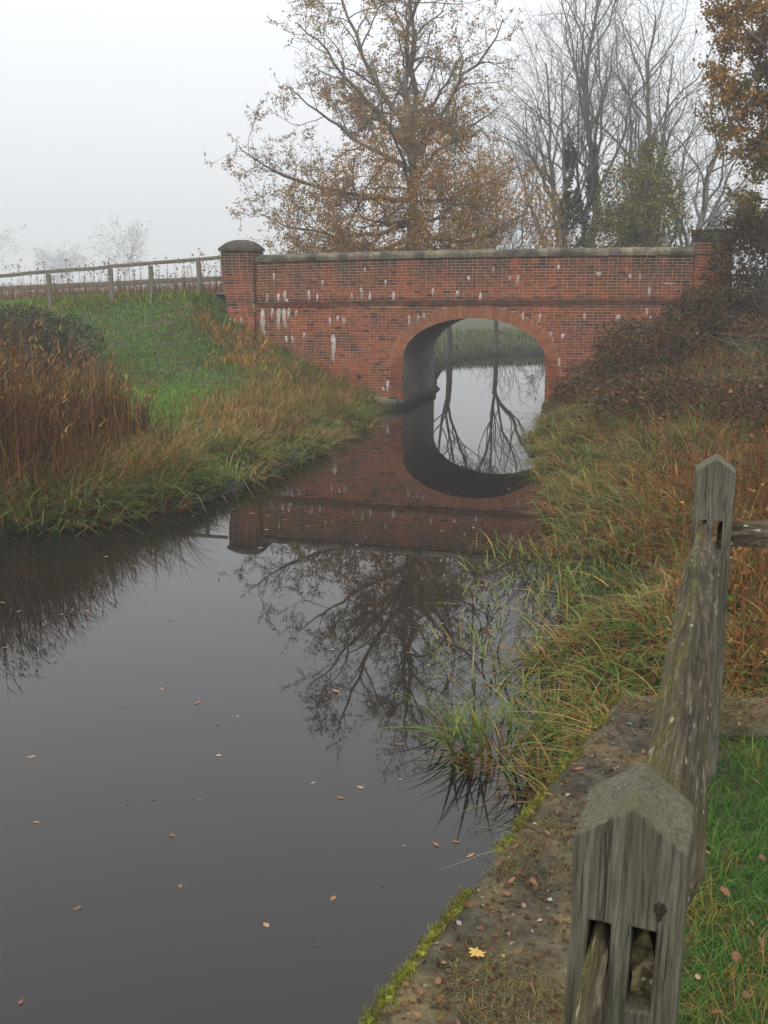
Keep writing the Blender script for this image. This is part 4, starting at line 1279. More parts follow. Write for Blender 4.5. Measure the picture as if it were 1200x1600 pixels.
parts.append(tuft_blades(rg, P[:600], 15, 0.2, (0.25, 0.6), (0.012, 0.024), (0.1, 0.6), (0.1, 0.8), STRAW + RUST[:2] + GREEN[:2], STRAW + RUST[3:4], 4))
parts.append(tuft_blades(rg, P[600:], 14, 0.2, (0.2, 0.5), (0.012, 0.024), (0.1, 0.5), (0.1, 0.6), GREEN, LIME + STRAW[:1], 4))
stuff_blades('sedge_fringe', 'tangled green and straw sedge along the left bank', parts)

# short turf on the left patch and slope
def lturf(x, y):
    d = canal_dist(x, y); u, v = uv_bridge(x, y)
    return ((d > 1.0) & (u < -1.9) & ((v < -0.15) | (u < -7.2)) & (v < 0.7)).astype(float)
P = scatter(rg, 52000, -13, 0.0, 17, 34, lturf)
u, v = uv_bridge(P[:, 0], P[:, 1])
patch = sstep(-2.6, -3.8, v) * sstep(1.4, 2.4, canal_dist(P[:, 0], P[:, 1]))
br = fbm(P[:, 0] * 0.8, P[:, 1] * 0.8, 31) + rg.normal(0, 0.08, len(P))
patch = np.maximum(patch, 0.8 * (fbm(P[:, 0] * 0.5 + 4, P[:, 1] * 0.5, 36) > 0.5))
c = np.where((patch + rg.normal(0, 0.15, len(P)) > 0.5)[:, None], pick(rg, [(0.065, 0.16, 0.02), (0.085, 0.18, 0.026), (0.05, 0.125, 0.018)], len(P), 0.18),
             np.where((br > 0.55)[:, None], pick(rg, STRAW[2:] + RUST[:1] + [(0.13, 0.12, 0.03)], len(P), 0.3), pick(rg, GREEN + LIME, len(P), 0.3)))
c = c * np.array([1.6, 1.4, 1.1])
stuff_blades('turf', 'short green and straw turf on the left slope', [
    blades(rg, P, np.where(patch > 0.5, rg.uniform(0.07, 0.16, len(P)), rg.uniform(0.10, 0.30, len(P))), rg.uniform(0.014, 0.032, len(P)), rg.random(len(P)) * 6.28,
           rg.uniform(0.1, 0.6, len(P)), rg.uniform(0, 0.5, len(P)), c * 0.8, c * 1.1, 2)])
# broad leaves and litter on the slope
def lslope(x, y):
    u, v = uv_bridge(x, y)
    return ((v > -5.5) & ((v < -0.1) | (u < -7.2)) & (v < 0.4) & (u < -2.6)).astype(float) * (0.15 + 0.85 * (fbm(x * 0.9, y * 0.9, 33) > 0.5))
P = scatter(rg, 7500, -12, 0, 23, 34, lslope)
P[:, 2] += rg.uniform(0.02, 0.22, len(P))
lcol = pick(rg, [(0.055, 0.095, 0.018), (0.085, 0.13, 0.024), (0.13, 0.145, 0.03), (0.2, 0.095, 0.025), (0.24, 0.13, 0.045)], len(P), 0.25, [2, 3, 3, 1.2, 0.6])
stuff_blades('ground_cover', 'low ivy and nettle leaves on the slope below the left pier', [leaves(rg, P, rg.uniform(0.04, 0.085, len(P)), lcol, 0.8)], M_LEAF)
# rough russet grass stems before the wall
P = scatter(rg, 2200, -6, -0.4, 21, 30, lambda x, y: (canal_dist(x, y) > 0.3) * np.clip(1.4 - canal_dist(x, y) / 2.4, 0, 1) * (uv_bridge(x, y)[1] < -0.2))
stuff_blades('dry_grass', 'russet dry grass stems on the slope in front of the left spandrel', [
    blades(rg, P, rg.uniform(0.3, 0.8, len(P)), rg.uniform(0.006, 0.012, len(P)), rg.random(len(P)) * 6.28, rg.uniform(0.02, 0.3, len(P)), rg.uniform(0, 0.3, len(P)),
           pick(rg, RUST, len(P)), pick(rg, RUST + STRAW, len(P)), 3)])

# right bank -----------------------------------------------------
def rfringe(x, y):
    d = canal_dist(x, y)
    return ((d > -0.25) & (d < 1.5) & (x > 0.5)).astype(float) * (0.3 + 0.7 * (noise2(x * 1.4, y * 1.4, 41) > 0.38))
parts = []
P = scatter(rg, 1500, 1.0, 6.0, 5.6, 28, rfringe); P[:, 2] = np.maximum(P[:, 2], 0.0)
parts.append(tuft_blades(rg, P[:760], 16, 0.17, (0.2, 0.5), (0.012, 0.028), (0.2, 0.85), (0.3, 1.2), GREEN + LIME[2:], LIME + GREEN + GREEN + STRAW[:2], 5))
parts.append(tuft_blades(rg, P[760:], 15, 0.2, (0.2, 0.5), (0.011, 0.024), (0.3, 0.9), (0.3, 1.2), STRAW[2:] + RUST[:2] + GREEN[:1], STRAW + RUST[:2], 5))
stuff_blades('sedge_fringe', 'green and yellow sedge drooping over the right water edge', parts)
def rmid(x, y):
    d = canal_dist(x, y)
    return ((d > 0.8) & (d < 9) & (y > 5.45)).astype(float) * (0.35 + 0.65 * (fbm(x * 0.6, y * 0.6, 42) > 0.45))
P = scatter(rg, 1500, 2.0, 12, 5.5, 27.5, rmid)
near = P[:, 1] < 15
parts = [tuft_blades(rg, P, 17, 0.28, (0.25, 0.65), (0.010, 0.020), (0.15, 0.75), (0.2, 1.0), RUST + STRAW[2:], RUST + STRAW[2:], 4)]
Pg = scatter(rg, 380, 2.0, 10, 6, 24, rmid)
parts.append(tuft_blades(rg, Pg, 15, 0.25, (0.3, 0.7), (0.008, 0.016), (0.1, 0.5), (0.1, 0.6), GREEN + LIME[:1], LIME + GREEN + STRAW[:1], 4))
stuff_blades('rough_grass', 'rank russet grass and green tufts covering the right bank', parts)
def rall(x, y):
    d = canal_dist(x, y)
    return ((d > -0.05) & (x > 1.2) & (y > 5.3)).astype(float) * (0.15 + 0.85 * np.exp(-np.maximum(d, 0) / 2.0))
P = scatter(rg, 42000, 1.2, 13, 5.4, 28, rall)
c_ = np.where((fbm(P[:, 0] * 0.9, P[:, 1] * 0.9, 77) + 0.05 * canal_dist(P[:, 0], P[:, 1]) > 0.5)[:, None], pick(rg, RUST + STRAW[2:3], len(P), 0.3), pick(rg, GREEN + RUST[:1], len(P), 0.3))
stuff_blades('under_grass', 'short matted grass under the tufts of the right bank', [
    blades(rg, P, rg.uniform(0.08, 0.3, len(P)), rg.uniform(0.008, 0.018, len(P)), rg.random(len(P)) * 6.28, rg.uniform(0.1, 0.8, len(P)), rg.uniform(0, 0.6, len(P)), c_ * 0.9, c_, 3)])
# dock and willowherb stems behind the fence
P = scatter(rg, 3800, 1.9, 8.0, 5.7, 14, lambda x, y: ((canal_dist(x, y) > 0.75)).astype(float))
A = blades(rg, P, rg.uniform(0.5, 1.15, len(P)), rg.uniform(0.006, 0.012, len(P)), rg.random(len(P)) * 6.28, rg.uniform(0.02, 0.3, len(P)), rg.uniform(0, 0.35, len(P)),
           pick(rg, RUST, len(P)), pick(rg, RUST + [(0.16, 0.05, 0.02)], len(P)), 4)
B = leaves(rg, np.column_stack([P[:, :2] + rg.normal(0, 0.12, (len(P), 2)), P[:, 2] + rg.uniform(0.1, 0.8, len(P))]), rg.uniform(0.03, 0.07, len(P)), pick(rg, RUST + GREEN[:1], len(P), 0.3))
stuff_blades('dry_stems', 'rusty dock and willowherb stems behind the fence corner', [A, B])
# litter over the right bank
P = scatter(rg, 12000, 2.0, 12, 6, 28, rmid); P[:, 2] += rg.uniform(0.02, 0.3, len(P))
stuff_blades('leaf_litter', 'brown leaves and low weeds on the right bank', [leaves(rg, P, rg.uniform(0.04, 0.09, len(P)),
             pick(rg, [(0.10, 0.055, 0.024), (0.14, 0.07, 0.03), (0.06, 0.05, 0.02), (0.05, 0.07, 0.022)], len(P), 0.28), 0.7)], M_LEAF)
# thin reeds and flotsam standing in the shallow water on the right
def shallow(x, y):
    d = canal_dist(x, y)
    return ((d < 0.02) & (d > -1.35)).astype(float) * np.exp(d * 1.4)
P = scatter(rg, 950, 0.4, 2.6, 7.6, 14.0, shallow); P[:, 2] = -0.03
A = blades(rg, P, rg.uniform(0.15, 0.45, len(P)), rg.uniform(0.010, 0.024, len(P)), rg.normal(2.6, 1.6, len(P)), rg.uniform(0.3, 0.97, len(P)), rg.uniform(0.1, 0.5, len(P)),
           pick(rg, GREEN + STRAW[:1] + LIME, len(P)), pick(rg, LIME + STRAW, len(P)), 5)
stuff_blades('shallow_reeds', 'thin bent reeds standing in the shallows by the right bank', [A])

# far banks through the arch and verge beyond the lane
def fbank(x, y):
    d = canal_dist(x, y)
    return ((d > 0) & (d < 6)).astype(float)
P = scatter(rg, 9000, -2, 22, 35, 62, fbank)
stuff_blades('far_bank_grass', 'rough grass on the canal banks beyond the arch', [
    blades(rg, P, rg.uniform(0.1, 0.35, len(P)), rg.uniform(0.02, 0.05, len(P)), rg.random(len(P)) * 6.28, rg.uniform(0.05, 0.5, len(P)), rg.uniform(0, 0.5, len(P)),
           pick(rg, GREEN + LIME + STRAW[:1] + RUST[:1], len(P)), pick(rg, GREEN + STRAW[:1] + LIME, len(P)), 3)])
P = scatter(rg, 5200, -16, -3.2, 34.6, 38.5, lambda x, y: np.ones(len(x)))
A = blades(rg, P, rg.uniform(0.2, 0.85, len(P)) ** 1.0, rg.uniform(0.012, 0.022, len(P)), rg.random(len(P)) * 6.28, rg.uniform(0.02, 0.3, len(P)), rg.uniform(0, 0.3, len(P)),
           pick(rg, RUST + GREEN[:1], len(P)), pick(rg, RUST, len(P)), 3)
P2 = P[:170]; hh = rg.uniform(0.7, 1.6, len(P2))
A2 = blades(rg, P2, hh, 0.028, rg.random(len(P2)) * 6.28, rg.uniform(0.0, 0.12, len(P2)), rg.uniform(0, 0.1, len(P2)), pick(rg, RUST, len(P2)), pick(rg, RUST, len(P2)), 3)
tp = np.repeat(P2, 9, axis=0); tp[:, 2] += np.repeat(hh, 9) * rg.uniform(0.6, 1.0, len(tp)); tp[:, :2] += rg.normal(0, 0.035, (len(tp), 2))
stuff_blades('verge_weeds', 'dry seedheads and weeds on the verge beyond the lane', [A, A2, leaves(rg, tp, rg.uniform(0.04, 0.09, len(tp)), pick(rg, RUST, len(tp)))])

# ------------------------------------------------------------------ fences of the lane
def bar(a, b, w, h, rng, n=8, jit=0.006):
    """rough sawn bar from a to b (rounded square section)"""
    a, b = np.array(a, float), np.array(b, float)
    d = (b - a); L = np.linalg.norm(d); d /= L
    up = np.array([0, 0, 1.0]) if abs(d[2]) < 0.8 else np.array([0, 1.0, 0])
    s = np.cross(d, up); s /= np.linalg.norm(s); q = np.cross(s, d)
    t = np.linspace(0, 1, n)
    sec = [(-1, -0.7), (-0.7, -1), (0.7, -1), (1, -0.7), (1, 0.7), (0.7, 1), (-0.7, 1), (-1, 0.7)]
    V = []
    for ti in t:
        c = a + (b - a) * ti + s * rng.normal(0, jit) + q * rng.normal(0, jit)
        for (i, j) in sec:
            V.append(c + s * i * w / 2 + q * j * h / 2)
    V = np.array(V)
    i = np.arange(n - 1)[:, None] * 8; j = np.arange(8)[None, :]; j2 = (j + 1) % 8
    F = np.stack([i + j, i + 8 + j, i + 8 + j2, i + j2], -1).reshape(-1, 4)
    return V, [F, np.array([np.arange(8), (n - 1) * 8 + np.arange(8)[::-1]])]

r = np.random.default_rng(81)
FA, FB = np.array([-4.62, 31.35, 4.03]), np.array([-12.5, 31.9, 3.42])
fence = tag(empty('lane_fence', (-5.3, 31.4, 3.0)), 'grey wooden rail fence along the lane left of the brick pier', 'fence')
o0 = np.array([-5.3, 31.4, 3.0])
V, F = bar(FA, FB, 0.09, 0.10, r, 14, 0.008); mk('rail', V - o0, F, M_FENCE, fence)
for X in (-5.22, -6.6, -7.75, -9.55, -11.2):
    t = (X - FA[0]) / (FB[0] - FA[0]); p = FA + (FB - FA) * t
    V, F = bar((p[0], p[1] + 0.0, z_at(p[0], p[1]) - 0.25), (p[0] + r.normal(0, 0.01), p[1], p[2] - 0.055), 0.12, 0.11, r, 5)
    mk('post', V - o0, F, M_FENCE, fence)
far_f = tag(empty('lane_fence', (-6, 35.6, 2.9)), 'lower weathered fence on the far side of the lane', 'fence')
o0 = np.array([-6, 35.6, 2.9])
FA, FB = np.array([-3.9, 35.2, 3.52]), np.array([-15, 36.2, 3.02])
V, F = bar(FA, FB, 0.09, 0.16, r, 14, 0.008); mk('rail', V - o0, F, M_FENCE, far_f)
for X in (-4.3, -6.4, -8.5, -10.6, -12.7):
    t = (X - FA[0]) / (FB[0] - FA[0]); p = FA + (FB - FA) * t
    V, F = bar((p[0], p[1], z_at(p[0], p[1]) - 0.3), (p[0], p[1], p[2] + 0.1), 0.12, 0.12, r, 5)
    mk('post', V - o0, F, M_FENCE, far_f)

# ------------------------------------------------------------------ retaining wall with its ledge
LZ = 1.43
wall = tag(empty('retaining_wall', (1.14, 5.0, 0)), 'mossy stone-capped canal retaining wall beside the wooden fence', 'wall')
w0 = np.array([1.14, 5.0, 0])
e0, e1 = np.array([-1.42, -0.15]), np.array([1.14, 5.0])      # water-side edge
ed = (e1 - e0) / np.linalg.norm(e1 - e0); en = np.array([ed[1], -ed[0]])   # to the right
def slab(p0, p1, q0, q1, nu, nv, zt, amp, seed, thick=0.16):
    """top quad p0-p1 (one edge), q0-q1 (other edge), uneven top and rounded edges"""
    s = np.linspace(0, 1, nu); t = np.linspace(0, 1, nv)
    S, Tt = np.meshgrid(s, t, indexing='ij')
    X = ((1 - S)[..., None] * p0 + S[..., None] * p1) * (1 - Tt)[..., None] + ((1 - S)[..., None] * q0 + S[..., None] * q1) * Tt[..., None]
    Z = zt + amp * (fbm(X[..., 0] * 5, X[..., 1] * 5, seed, 4) - 0.5) + amp * 0.5 * (noise2(X[..., 0] * 30, X[..., 1] * 30, seed + 9) - 0.5)
    edge = np.minimum(Tt, 1 - Tt) * (nv - 1)
    Z = Z - np.where(edge < 0.5, 0.022, np.where(edge < 1.5, 0.005, 0))
    jit = (fbm(X[..., 0] * 4, X[..., 1] * 4, seed + 3) - 0.5) * 0.05
    X = X + (en * jit[..., None]) * (edge < 1.5)[..., None]
    V = np.concatenate([X, Z[..., None]], -1).reshape(-1, 3)
    i4 = np.arange(nu * nv).reshape(nu, nv)
    F = [np.stack([i4[:-1, :-1], i4[1:, :-1], i4[1:, 1:], i4[:-1, 1:]], -1).reshape(-1, 4)]
    rim = np.concatenate([i4[:, 0], i4[-1, 1:], i4[-2::-1, -1], i4[0, -2:0:-1]])
    low = V[rim].copy(); low[:, 2] = zt - thick
    k = len(V); V = np.concatenate([V, low])
    a = np.arange(len(rim)); b = (a + 1) % len(rim)
    F.append(np.stack([k + a, rim[a], rim[b], k + b], -1))
    return V, np.concatenate(F)
in0, in1 = e0 + en * 0.58, e1 + en * 0.50 - ed * 0.25
# the ledge is laid in slabs butted end to end
NS = 4
for k in range(NS):
    a_, b_ = k / NS, (k + 1) / NS
    g = 0.0012
    p0, p1 = e0 + (e1 - e0) * (a_ + g), e0 + (e1 - e0) * (b_ - g)
    q0, q1 = in0 + (in1 - in0) * (a_ + g), in0 + (in1 - in0) * (b_ - g)
    V, F = slab(p0, p1, q0, q1, 60, 26, LZ, 0.022, 90)
    V[:, :2] -= w0[:2]
    mk('coping_slab', V, F, M_LEDGE, wall, smooth=False)
c0, c1 = np.array([1.15, 5.012]), np.array([6.0, 5.06])
for k in range(3):
    a_, b_ = k / 3, (k + 1) / 3
    V, F = slab(c0 + (c1 - c0) * (a_ + 0.001) + np.array([-0.0, 0.0]), c0 + (c1 - c0) * (b_ - 0.001), c0 + np.array([0.35, -0.44]) + (c1 - c0 - np.array([0.35, 0])) * (a_ + 0.001), c0 + np.array([0.35, -0.44]) + (c1 - c0 - np.array([0.35, 0])) * (b_ - 0.001), 50, 18, LZ - 0.006, 0.022, 90)
    V[:, :2] -= w0[:2]
    mk('coping_slab', V, F, M_LEDGE, wall)
# wall body below
def wall_body(p, q, th):
    p, q = np.array(p, float), np.array(q, float)
    d = (q - p) / np.linalg.norm(q - p); nrm_ = np.array([d[1], -d[0]]) * th
    V = [(*(a_ - w0[:2]), z_) for z_ in (-1.2, LZ - 0.15) for a_ in (p, q, q + nrm_, p + nrm_)]
    return np.array(V), BOX_F
V, F = join([wall_body(e0 + en * 0.05, e1 + en * 0.05 - ed * 0.05, 0.4), wall_body((1.22, 4.96), (6.0, 5.01), 0.36)])
mk('wall_face', V, F, M_WALL, wall)

# lawn behind the wall
lx = np.linspace(-1.6, 7, 90); ly = np.linspace(-3, 4.75, 90)
LX, LY = np.meshgrid(lx, ly)
lwz = 1.375 + 0.05 * (fbm(LX * 1.7, LY * 1.7, 55) - 0.5)
side = (LX - e0[0]) * en[0] + (LY - e0[1]) * en[1]
lwz = np.where(side < 0.45, 1.2, lwz)
lwz = np.where(side < 0.1, -0.3, lwz)
i4 = np.arange(LX.size).reshape(LX.shape)
LF = np.stack([i4[:-1, :-1], i4[:-1, 1:], i4[1:, 1:], i4[1:, :-1]], -1).reshape(-1, 4)
ok = (side > 0.05).ravel()
LF = LF[ok[LF].all(1)]
lawn = mk('lawn', np.stack([LX, LY, lwz], -1).reshape(-1, 3), LF, M_SOIL, smooth=True)
tag(lawn, 'lawn ground behind the retaining wall', kind='structure')
def lawn_z(x, y): return 1.375 + 0.05 * (fbm(x * 1.7, y * 1.7, 55) - 0.5)
n_ = 95000
x = rg.uniform(0.0, 5.5, n_ * 2); y = rg.uniform(0.2, 4.62, n_ * 2)
sd = (x - e0[0]) * en[0] + (y - e0[1]) * en[1]
k = (sd > 0.56 + 0.06 * rg.normal(0, 1, len(x))) & (x < 1.6 + y * 0.9)
x, y = x[k][:n_], y[k][:n_]
P = np.stack([x, y, lawn_z(x, y)], -1)
pt = fbm(x * 3, y * 3, 57)
c = np.where((pt + rg.normal(0, 0.1, len(x)) > 0.66)[:, None], pick(rg, STRAW[2:] + LIME, len(x), 0.25), pick(rg, [(0.04, 0.115, 0.014), (0.055, 0.15, 0.018), (0.03, 0.085, 0.012), (0.09, 0.16, 0.03)], len(x), 0.22))
stuff_blades('lawn_grass', 'bright green lawn grass behind the wall', [
    blades(rg, P, rg.uniform(0.035, 0.10, len(x)) * (0.7 + 0.7 * pt), rg.uniform(0.0025, 0.005, len(x)), rg.random(len(x)) * 6.28, rg.uniform(0.1, 0.7, len(x)), rg.uniform(0.1, 0.8, len(x)), c * 0.75, c * 1.15, 3)])

# litter, straw and moss on the ledge
def ledge_pt(rng, n, t0=0.42, t1=1.0, w0_=0.03, w1_=0.52):
    s = rng.uniform(t0, t1, n); w = rng.uniform(w0_, w1_, n)
    p = e0 + (e1 - e0) * s[:, None] + en * w[:, None]
    return p
p = ledge_pt(rg, 40000)
k = fbm(p[:, 0] * 2.6, p[:, 1] * 2.6, 61) + rg.normal(0, 0.06, len(p)) > 0.52
p = p[k]
pr_ = np.stack([rg.uniform(1.5, 3.2, 9000), rg.uniform(4.6, 5.0, 9000)], -1)
p = np.concatenate([p, pr_[fbm(pr_[:, 0] * 2.6, pr_[:, 1] * 2.6, 61) > 0.48]])
P = np.column_stack([p, np.full(len(p), LZ - 0.003)])
c = pick(rg, [(0.17, 0.12, 0.05), (0.24, 0.18, 0.08), (0.11, 0.08, 0.035), (0.13, 0.125, 0.04)], len(p), 0.25)
stuff_blades('dead_moss', 'matted straw-coloured dead moss and grass on the ledge', [
    blades(rg, P, rg.uniform(0.015, 0.045, len(p)), rg.uniform(0.0012, 0.0028, len(p)), rg.random(len(p)) * 6.28, rg.uniform(0.75, 0.98, len(p)), rg.uniform(0, 0.25, len(p)), c * 0.8, c, 2)])
p = np.concatenate([ledge_pt(rg, 2000), np.stack([rg.uniform(1.5, 3.2, 900), rg.uniform(4.62, 4.98, 900)], -1)])
P = np.column_stack([p, LZ + rg.uniform(0.0, 0.01, len(p))])
stuff_blades('leaf_crumbs', 'crumbled brown leaf fragments scattered on the ledge', [leaves(rg, P, rg.uniform(0.008, 0.028, len(p)),
             pick(rg, [(0.10, 0.05, 0.022), (0.15, 0.075, 0.03), (0.06, 0.035, 0.02), (0.22, 0.17, 0.11), (0.34, 0.31, 0.25)], len(p), 0.3, [4, 3, 5, 0.8, 0.25]), 2.0)], M_LEAF)
# moss cushions along the water-side edge
s = rg.random(900) ** 1.0
keep = fbm(s * 16, s * 3, 63) > 0.53
s = s[keep]
p = e0 + (e1 - e0) * (0.45 + 0.55 * s)[:, None] + en * (np.abs(rg.normal(0, 0.022, len(s))) - 0.012)[:, None]
cz = LZ - 0.012 - np.maximum(0, rg.normal(0, 0.02, len(s)))
t6 = np.arange(6) * math.pi / 3
Vs, Fs, Cs = [], [], []
mc = pick(rg, [(0.15, 0.16, 0.022), (0.19, 0.19, 0.028), (0.10, 0.105, 0.022), (0.10, 0.085, 0.026)], len(s), 0.2)
for i in range(len(s)):
    rr = rg.uniform(0.006, 0.018)
    ring1 = np.stack([np.cos(t6) * rr, np.sin(t6) * rr, np.full(6, 0)], -1) * rg.uniform(0.75, 1.25, (6, 1))
    ring2 = np.stack([np.cos(t6 + 0.5) * rr * 0.65, np.sin(t6 + 0.5) * rr * 0.65, np.full(6, rr * 0.6)], -1) * rg.uniform(0.8, 1.2, (6, 1))
    V = np.concatenate([ring1, ring2, [[0, 0, rr * 0.85]]]) + np.array([p[i, 0], p[i, 1], cz[i]])
    a = np.arange(6); b = (a + 1) % 6
    Vs.append((V, [np.stack([a, b, 6 + b, 6 + a], -1), np.stack([6 + a, 6 + b, np.full(6, 12)], -1)])); Cs.append(np.repeat(mc[i:i + 1], 13, 0))
V, F = join(Vs)
o = mk('moss', V, F, M_MOSS, col=np.concatenate(Cs), smooth=True)
tag(o, 'yellow-green moss cushions along the water edge of the ledge', kind='stuff')
mp = np.repeat(np.column_stack([p, cz]), 26, axis=0) + rg.normal(0, 0.009, (len(s) * 26, 3))
mp[:, 2] = np.maximum(mp[:, 2], LZ - 0.06)
mcc = np.repeat(mc, 26, axis=0) * rg.uniform(0.7, 1.3, (len(mp), 1))
stuff_blades('moss_fronds', 'fine moss fronds on the ledge edge', [blades(rg, mp, rg.uniform(0.008, 0.02, len(mp)), rg.uniform(0.002, 0.004, len(mp)), rg.random(len(mp)) * 6.28, rg.uniform(0, 0.8, len(mp)), rg.uniform(0, 0.4, len(mp)), mcc * 0.8, mcc * 1.15, 2)], M_MOSS)

# ------------------------------------------------------------------ wooden post and rail fence in the foreground
FD = np.array([0.32, 0.947]); FD /= np.linalg.norm(FD)
fyaw = -math.atan2(FD[0], FD[1])
P1, P2 = np.array([0.318, 1.40]), np.array([1.318, 4.25])
PT = 2.67                                          # eaves height of the posts
pf = tag(empty('post_and_rail_fence', (0.358, 1.40, 1.38)), 'weathered oak fence with gabled posts and a mossy arris rail', 'fence')
f0 = np.array([0.358, 1.40, 1.38])

def voxel_surface(xs, ys, zs, mask):
    """quads on the boundary of the filled cells"""
    nx_, ny_, nz_ = len(xs), len(ys), len(zs)
    vid = {}; V = []; F = []
    def vi(i, j, k):
        key = (i, j, k)
        if key not in vid:
            vid[key] = len(V); V.append((xs[i], ys[j], zs[k]))
        return vid[key]
    def full(i, j, k):
        return 0 <= i < nx_ - 1 and 0 <= j < ny_ - 1 and 0 <= k < nz_ - 1 and mask(i, j, k)
    for i in range(nx_ - 1):
        for j in range(ny_ - 1):
            for k in range(nz_ - 1):
                if not mask(i, j, k): continue
                if not full(i - 1, j, k): F.append((vi(i, j, k), vi(i, j, k + 1), vi(i, j + 1, k + 1), vi(i, j + 1, k)))
                if not full(i + 1, j, k): F.append((vi(i + 1, j, k), vi(i + 1, j + 1, k), vi(i + 1, j + 1, k + 1), vi(i + 1, j, k + 1)))
                if not full(i, j - 1, k): F.append((vi(i, j, k), vi(i + 1, j, k), vi(i + 1, j, k + 1), vi(i, j, k + 1)))
                if not full(i, j + 1, k): F.append((vi(i, j + 1, k), vi(i, j + 1, k + 1), vi(i + 1, j + 1, k + 1), vi(i + 1, j + 1, k)))
                if not full(i, j, k - 1): F.append((vi(i, j, k), vi(i, j + 1, k), vi(i + 1, j + 1, k), vi(i + 1, j, k)))
                if not full(i, j, k + 1): F.append((vi(i, j, k + 1), vi(i + 1, j, k + 1), vi(i + 1, j + 1, k + 1), vi(i, j + 1, k + 1)))
    return np.array(V, float), np.array(F)

SL = [(-0.0505, -0.0200), (0.0075, 0.0400)]         # mortises in x
def make_post(seed, pos, yaw, tilt, zslot, zdrop=0.012):
    hw = 0.075
    xs = np.array(sorted(set([-hw, -0.0625, SL[0][0], -0.035, SL[0][1], -0.008, 0.0, SL[1][0], 0.024, SL[1][1], 0.055, 0.066, hw])))
    ys = np.linspace(-hw, hw, 5)
    zl, zh = zslot
    zs = np.concatenate([np.linspace(-0.15, zl, 14), np.linspace(zl, zh, 7)[1:], np.linspace(zh, PT - 1.38, 10)[1:]])
    def mask(i, j, k):
        xm = (xs[i] + xs[i + 1]) / 2; zm = (zs[k] + zs[k + 1]) / 2
        for n_, (a_, b_) in enumerate(SL):
            if a_ < xm < b_ and zl < zm < zh: return False
        return True
    V, F = voxel_surface(xs, ys, zs, mask)
    r_ = np.random.default_rng(seed)
    topm = V[:, 2] > (PT - 1.38) - 1e-4
    V[topm, 2] += 0.052 * (1 - np.abs(V[topm, 0]) / hw)
    V[:, 0] += 0.0022 * np.sin(V[:, 2] * 9 + seed) + 0.0012 * np.sin(V[:, 2] * 31 + V[:, 1] * 40)
    V[:, 1] += 0.0018 * np.sin(V[:, 2] * 12 + V[:, 0] * 60 + seed) + 0.0012 * np.sin(V[:, 0] * 150)
    o = mk('post', V, F, M_POST, pf)
    o.location = (pos[0] - f0[0], pos[1] - f0[1], 0)
    o.rotation_euler = (0, tilt, yaw)
    bv = o.modifiers.new('worn_edges', 'BEVEL'); bv.width = 0.0035; bv.segments = 2; bv.limit_method = 'ANGLE'; bv.angle_limit = math.radians(40)
    return o
ZS = (2.425 - 1.38, 2.548 - 1.38)
p1 = make_post(5, P1, fyaw, math.radians(1.6), ZS)
p2 = make_post(9, P2, fyaw + 0.05, math.radians(-0.3), (2.36 - 1.38, 2.475 - 1.38))

# sub-parts of the near post: a drying split, a knot
def post_local(x, z, y=-0.0755): return (x, y, z)
r = np.random.default_rng(91)
zt_ = PT - 1.38
zz = np.linspace(zt_ + 0.012, zt_ - 0.15, 12)
xx = -0.036 + 0.004 * np.sin(np.linspace(0, 3, 12)) + np.linspace(0, 0.006, 12) + r.normal(0, 0.0006, 12)
V = np.concatenate([np.stack([xx - 0.0008, np.full(12, -0.0772), zz], -1), np.stack([xx + 0.0008, np.full(12, -0.0772), zz], -1)])
a = np.arange(11)
o = mk('split', V, np.stack([a, a + 1, 12 + a + 1, 12 + a], -1), M_DARK, p1)
t = np.linspace(0, 2 * math.pi, 15)[:-1]
kx, kz = 0.043, zt_ - 0.085
rk = r.uniform(0.85, 1.15, 14)
tail = np.where(np.sin(t) < -0.9, 1.7, 1.0)
Vk = np.concatenate([np.stack([kx + 0.0085 * np.cos(t) * rk, np.full(14, -0.0760), kz + 0.0105 * np.sin(t) * rk * tail], -1),
                     np.stack([kx + 0.005 * np.cos(t) * rk, np.full(14, -0.0772), kz + 0.006 * np.sin(t) * rk], -1), [[kx, -0.0765, kz]]])
a = np.arange(14); b = (a + 1) % 14
M_KNOT = mat_simple('knot_wood', [(0.35, (0.008, 0.006, 0.005)), (0.7, (0.06, 0.042, 0.03))], 220, world_co=True)
mk('knot', Vk, [np.stack([a, b, 14 + b, 14 + a], -1), np.stack([14 + a, 14 + b, np.full(14, 28)], -1)], M_KNOT, p1)
# shorter drying splits
for x_, z0_, L_ in ((-0.061, zt_ - 0.02, 0.1), (0.018, zt_ - 0.03, 0.07), (0.058, zt_ - 0.1, 0.13), (0.004, zt_ - 0.105, 0.05), (-0.012, zt_ - 0.17, 0.12), (0.052, zt_ - 0.28, 0.2), (-0.064, zt_ - 0.2, 0.22)):
    zz = np.linspace(z0_, z0_ - L_, 8); xx = x_ + np.cumsum(r.normal(0, 0.0005, 8)); wv_ = 0.0007 * np.sin(np.linspace(0.15, 3.0, 8))
    V = np.concatenate([np.stack([xx - wv_, np.full(8, -0.0768), zz], -1), np.stack([xx + wv_, np.full(8, -0.0768), zz], -1)])
    a = np.arange(7)
    mk('split', V, np.stack([a, a + 1, 8 + a + 1, 8 + a], -1), M_DARK, p1)

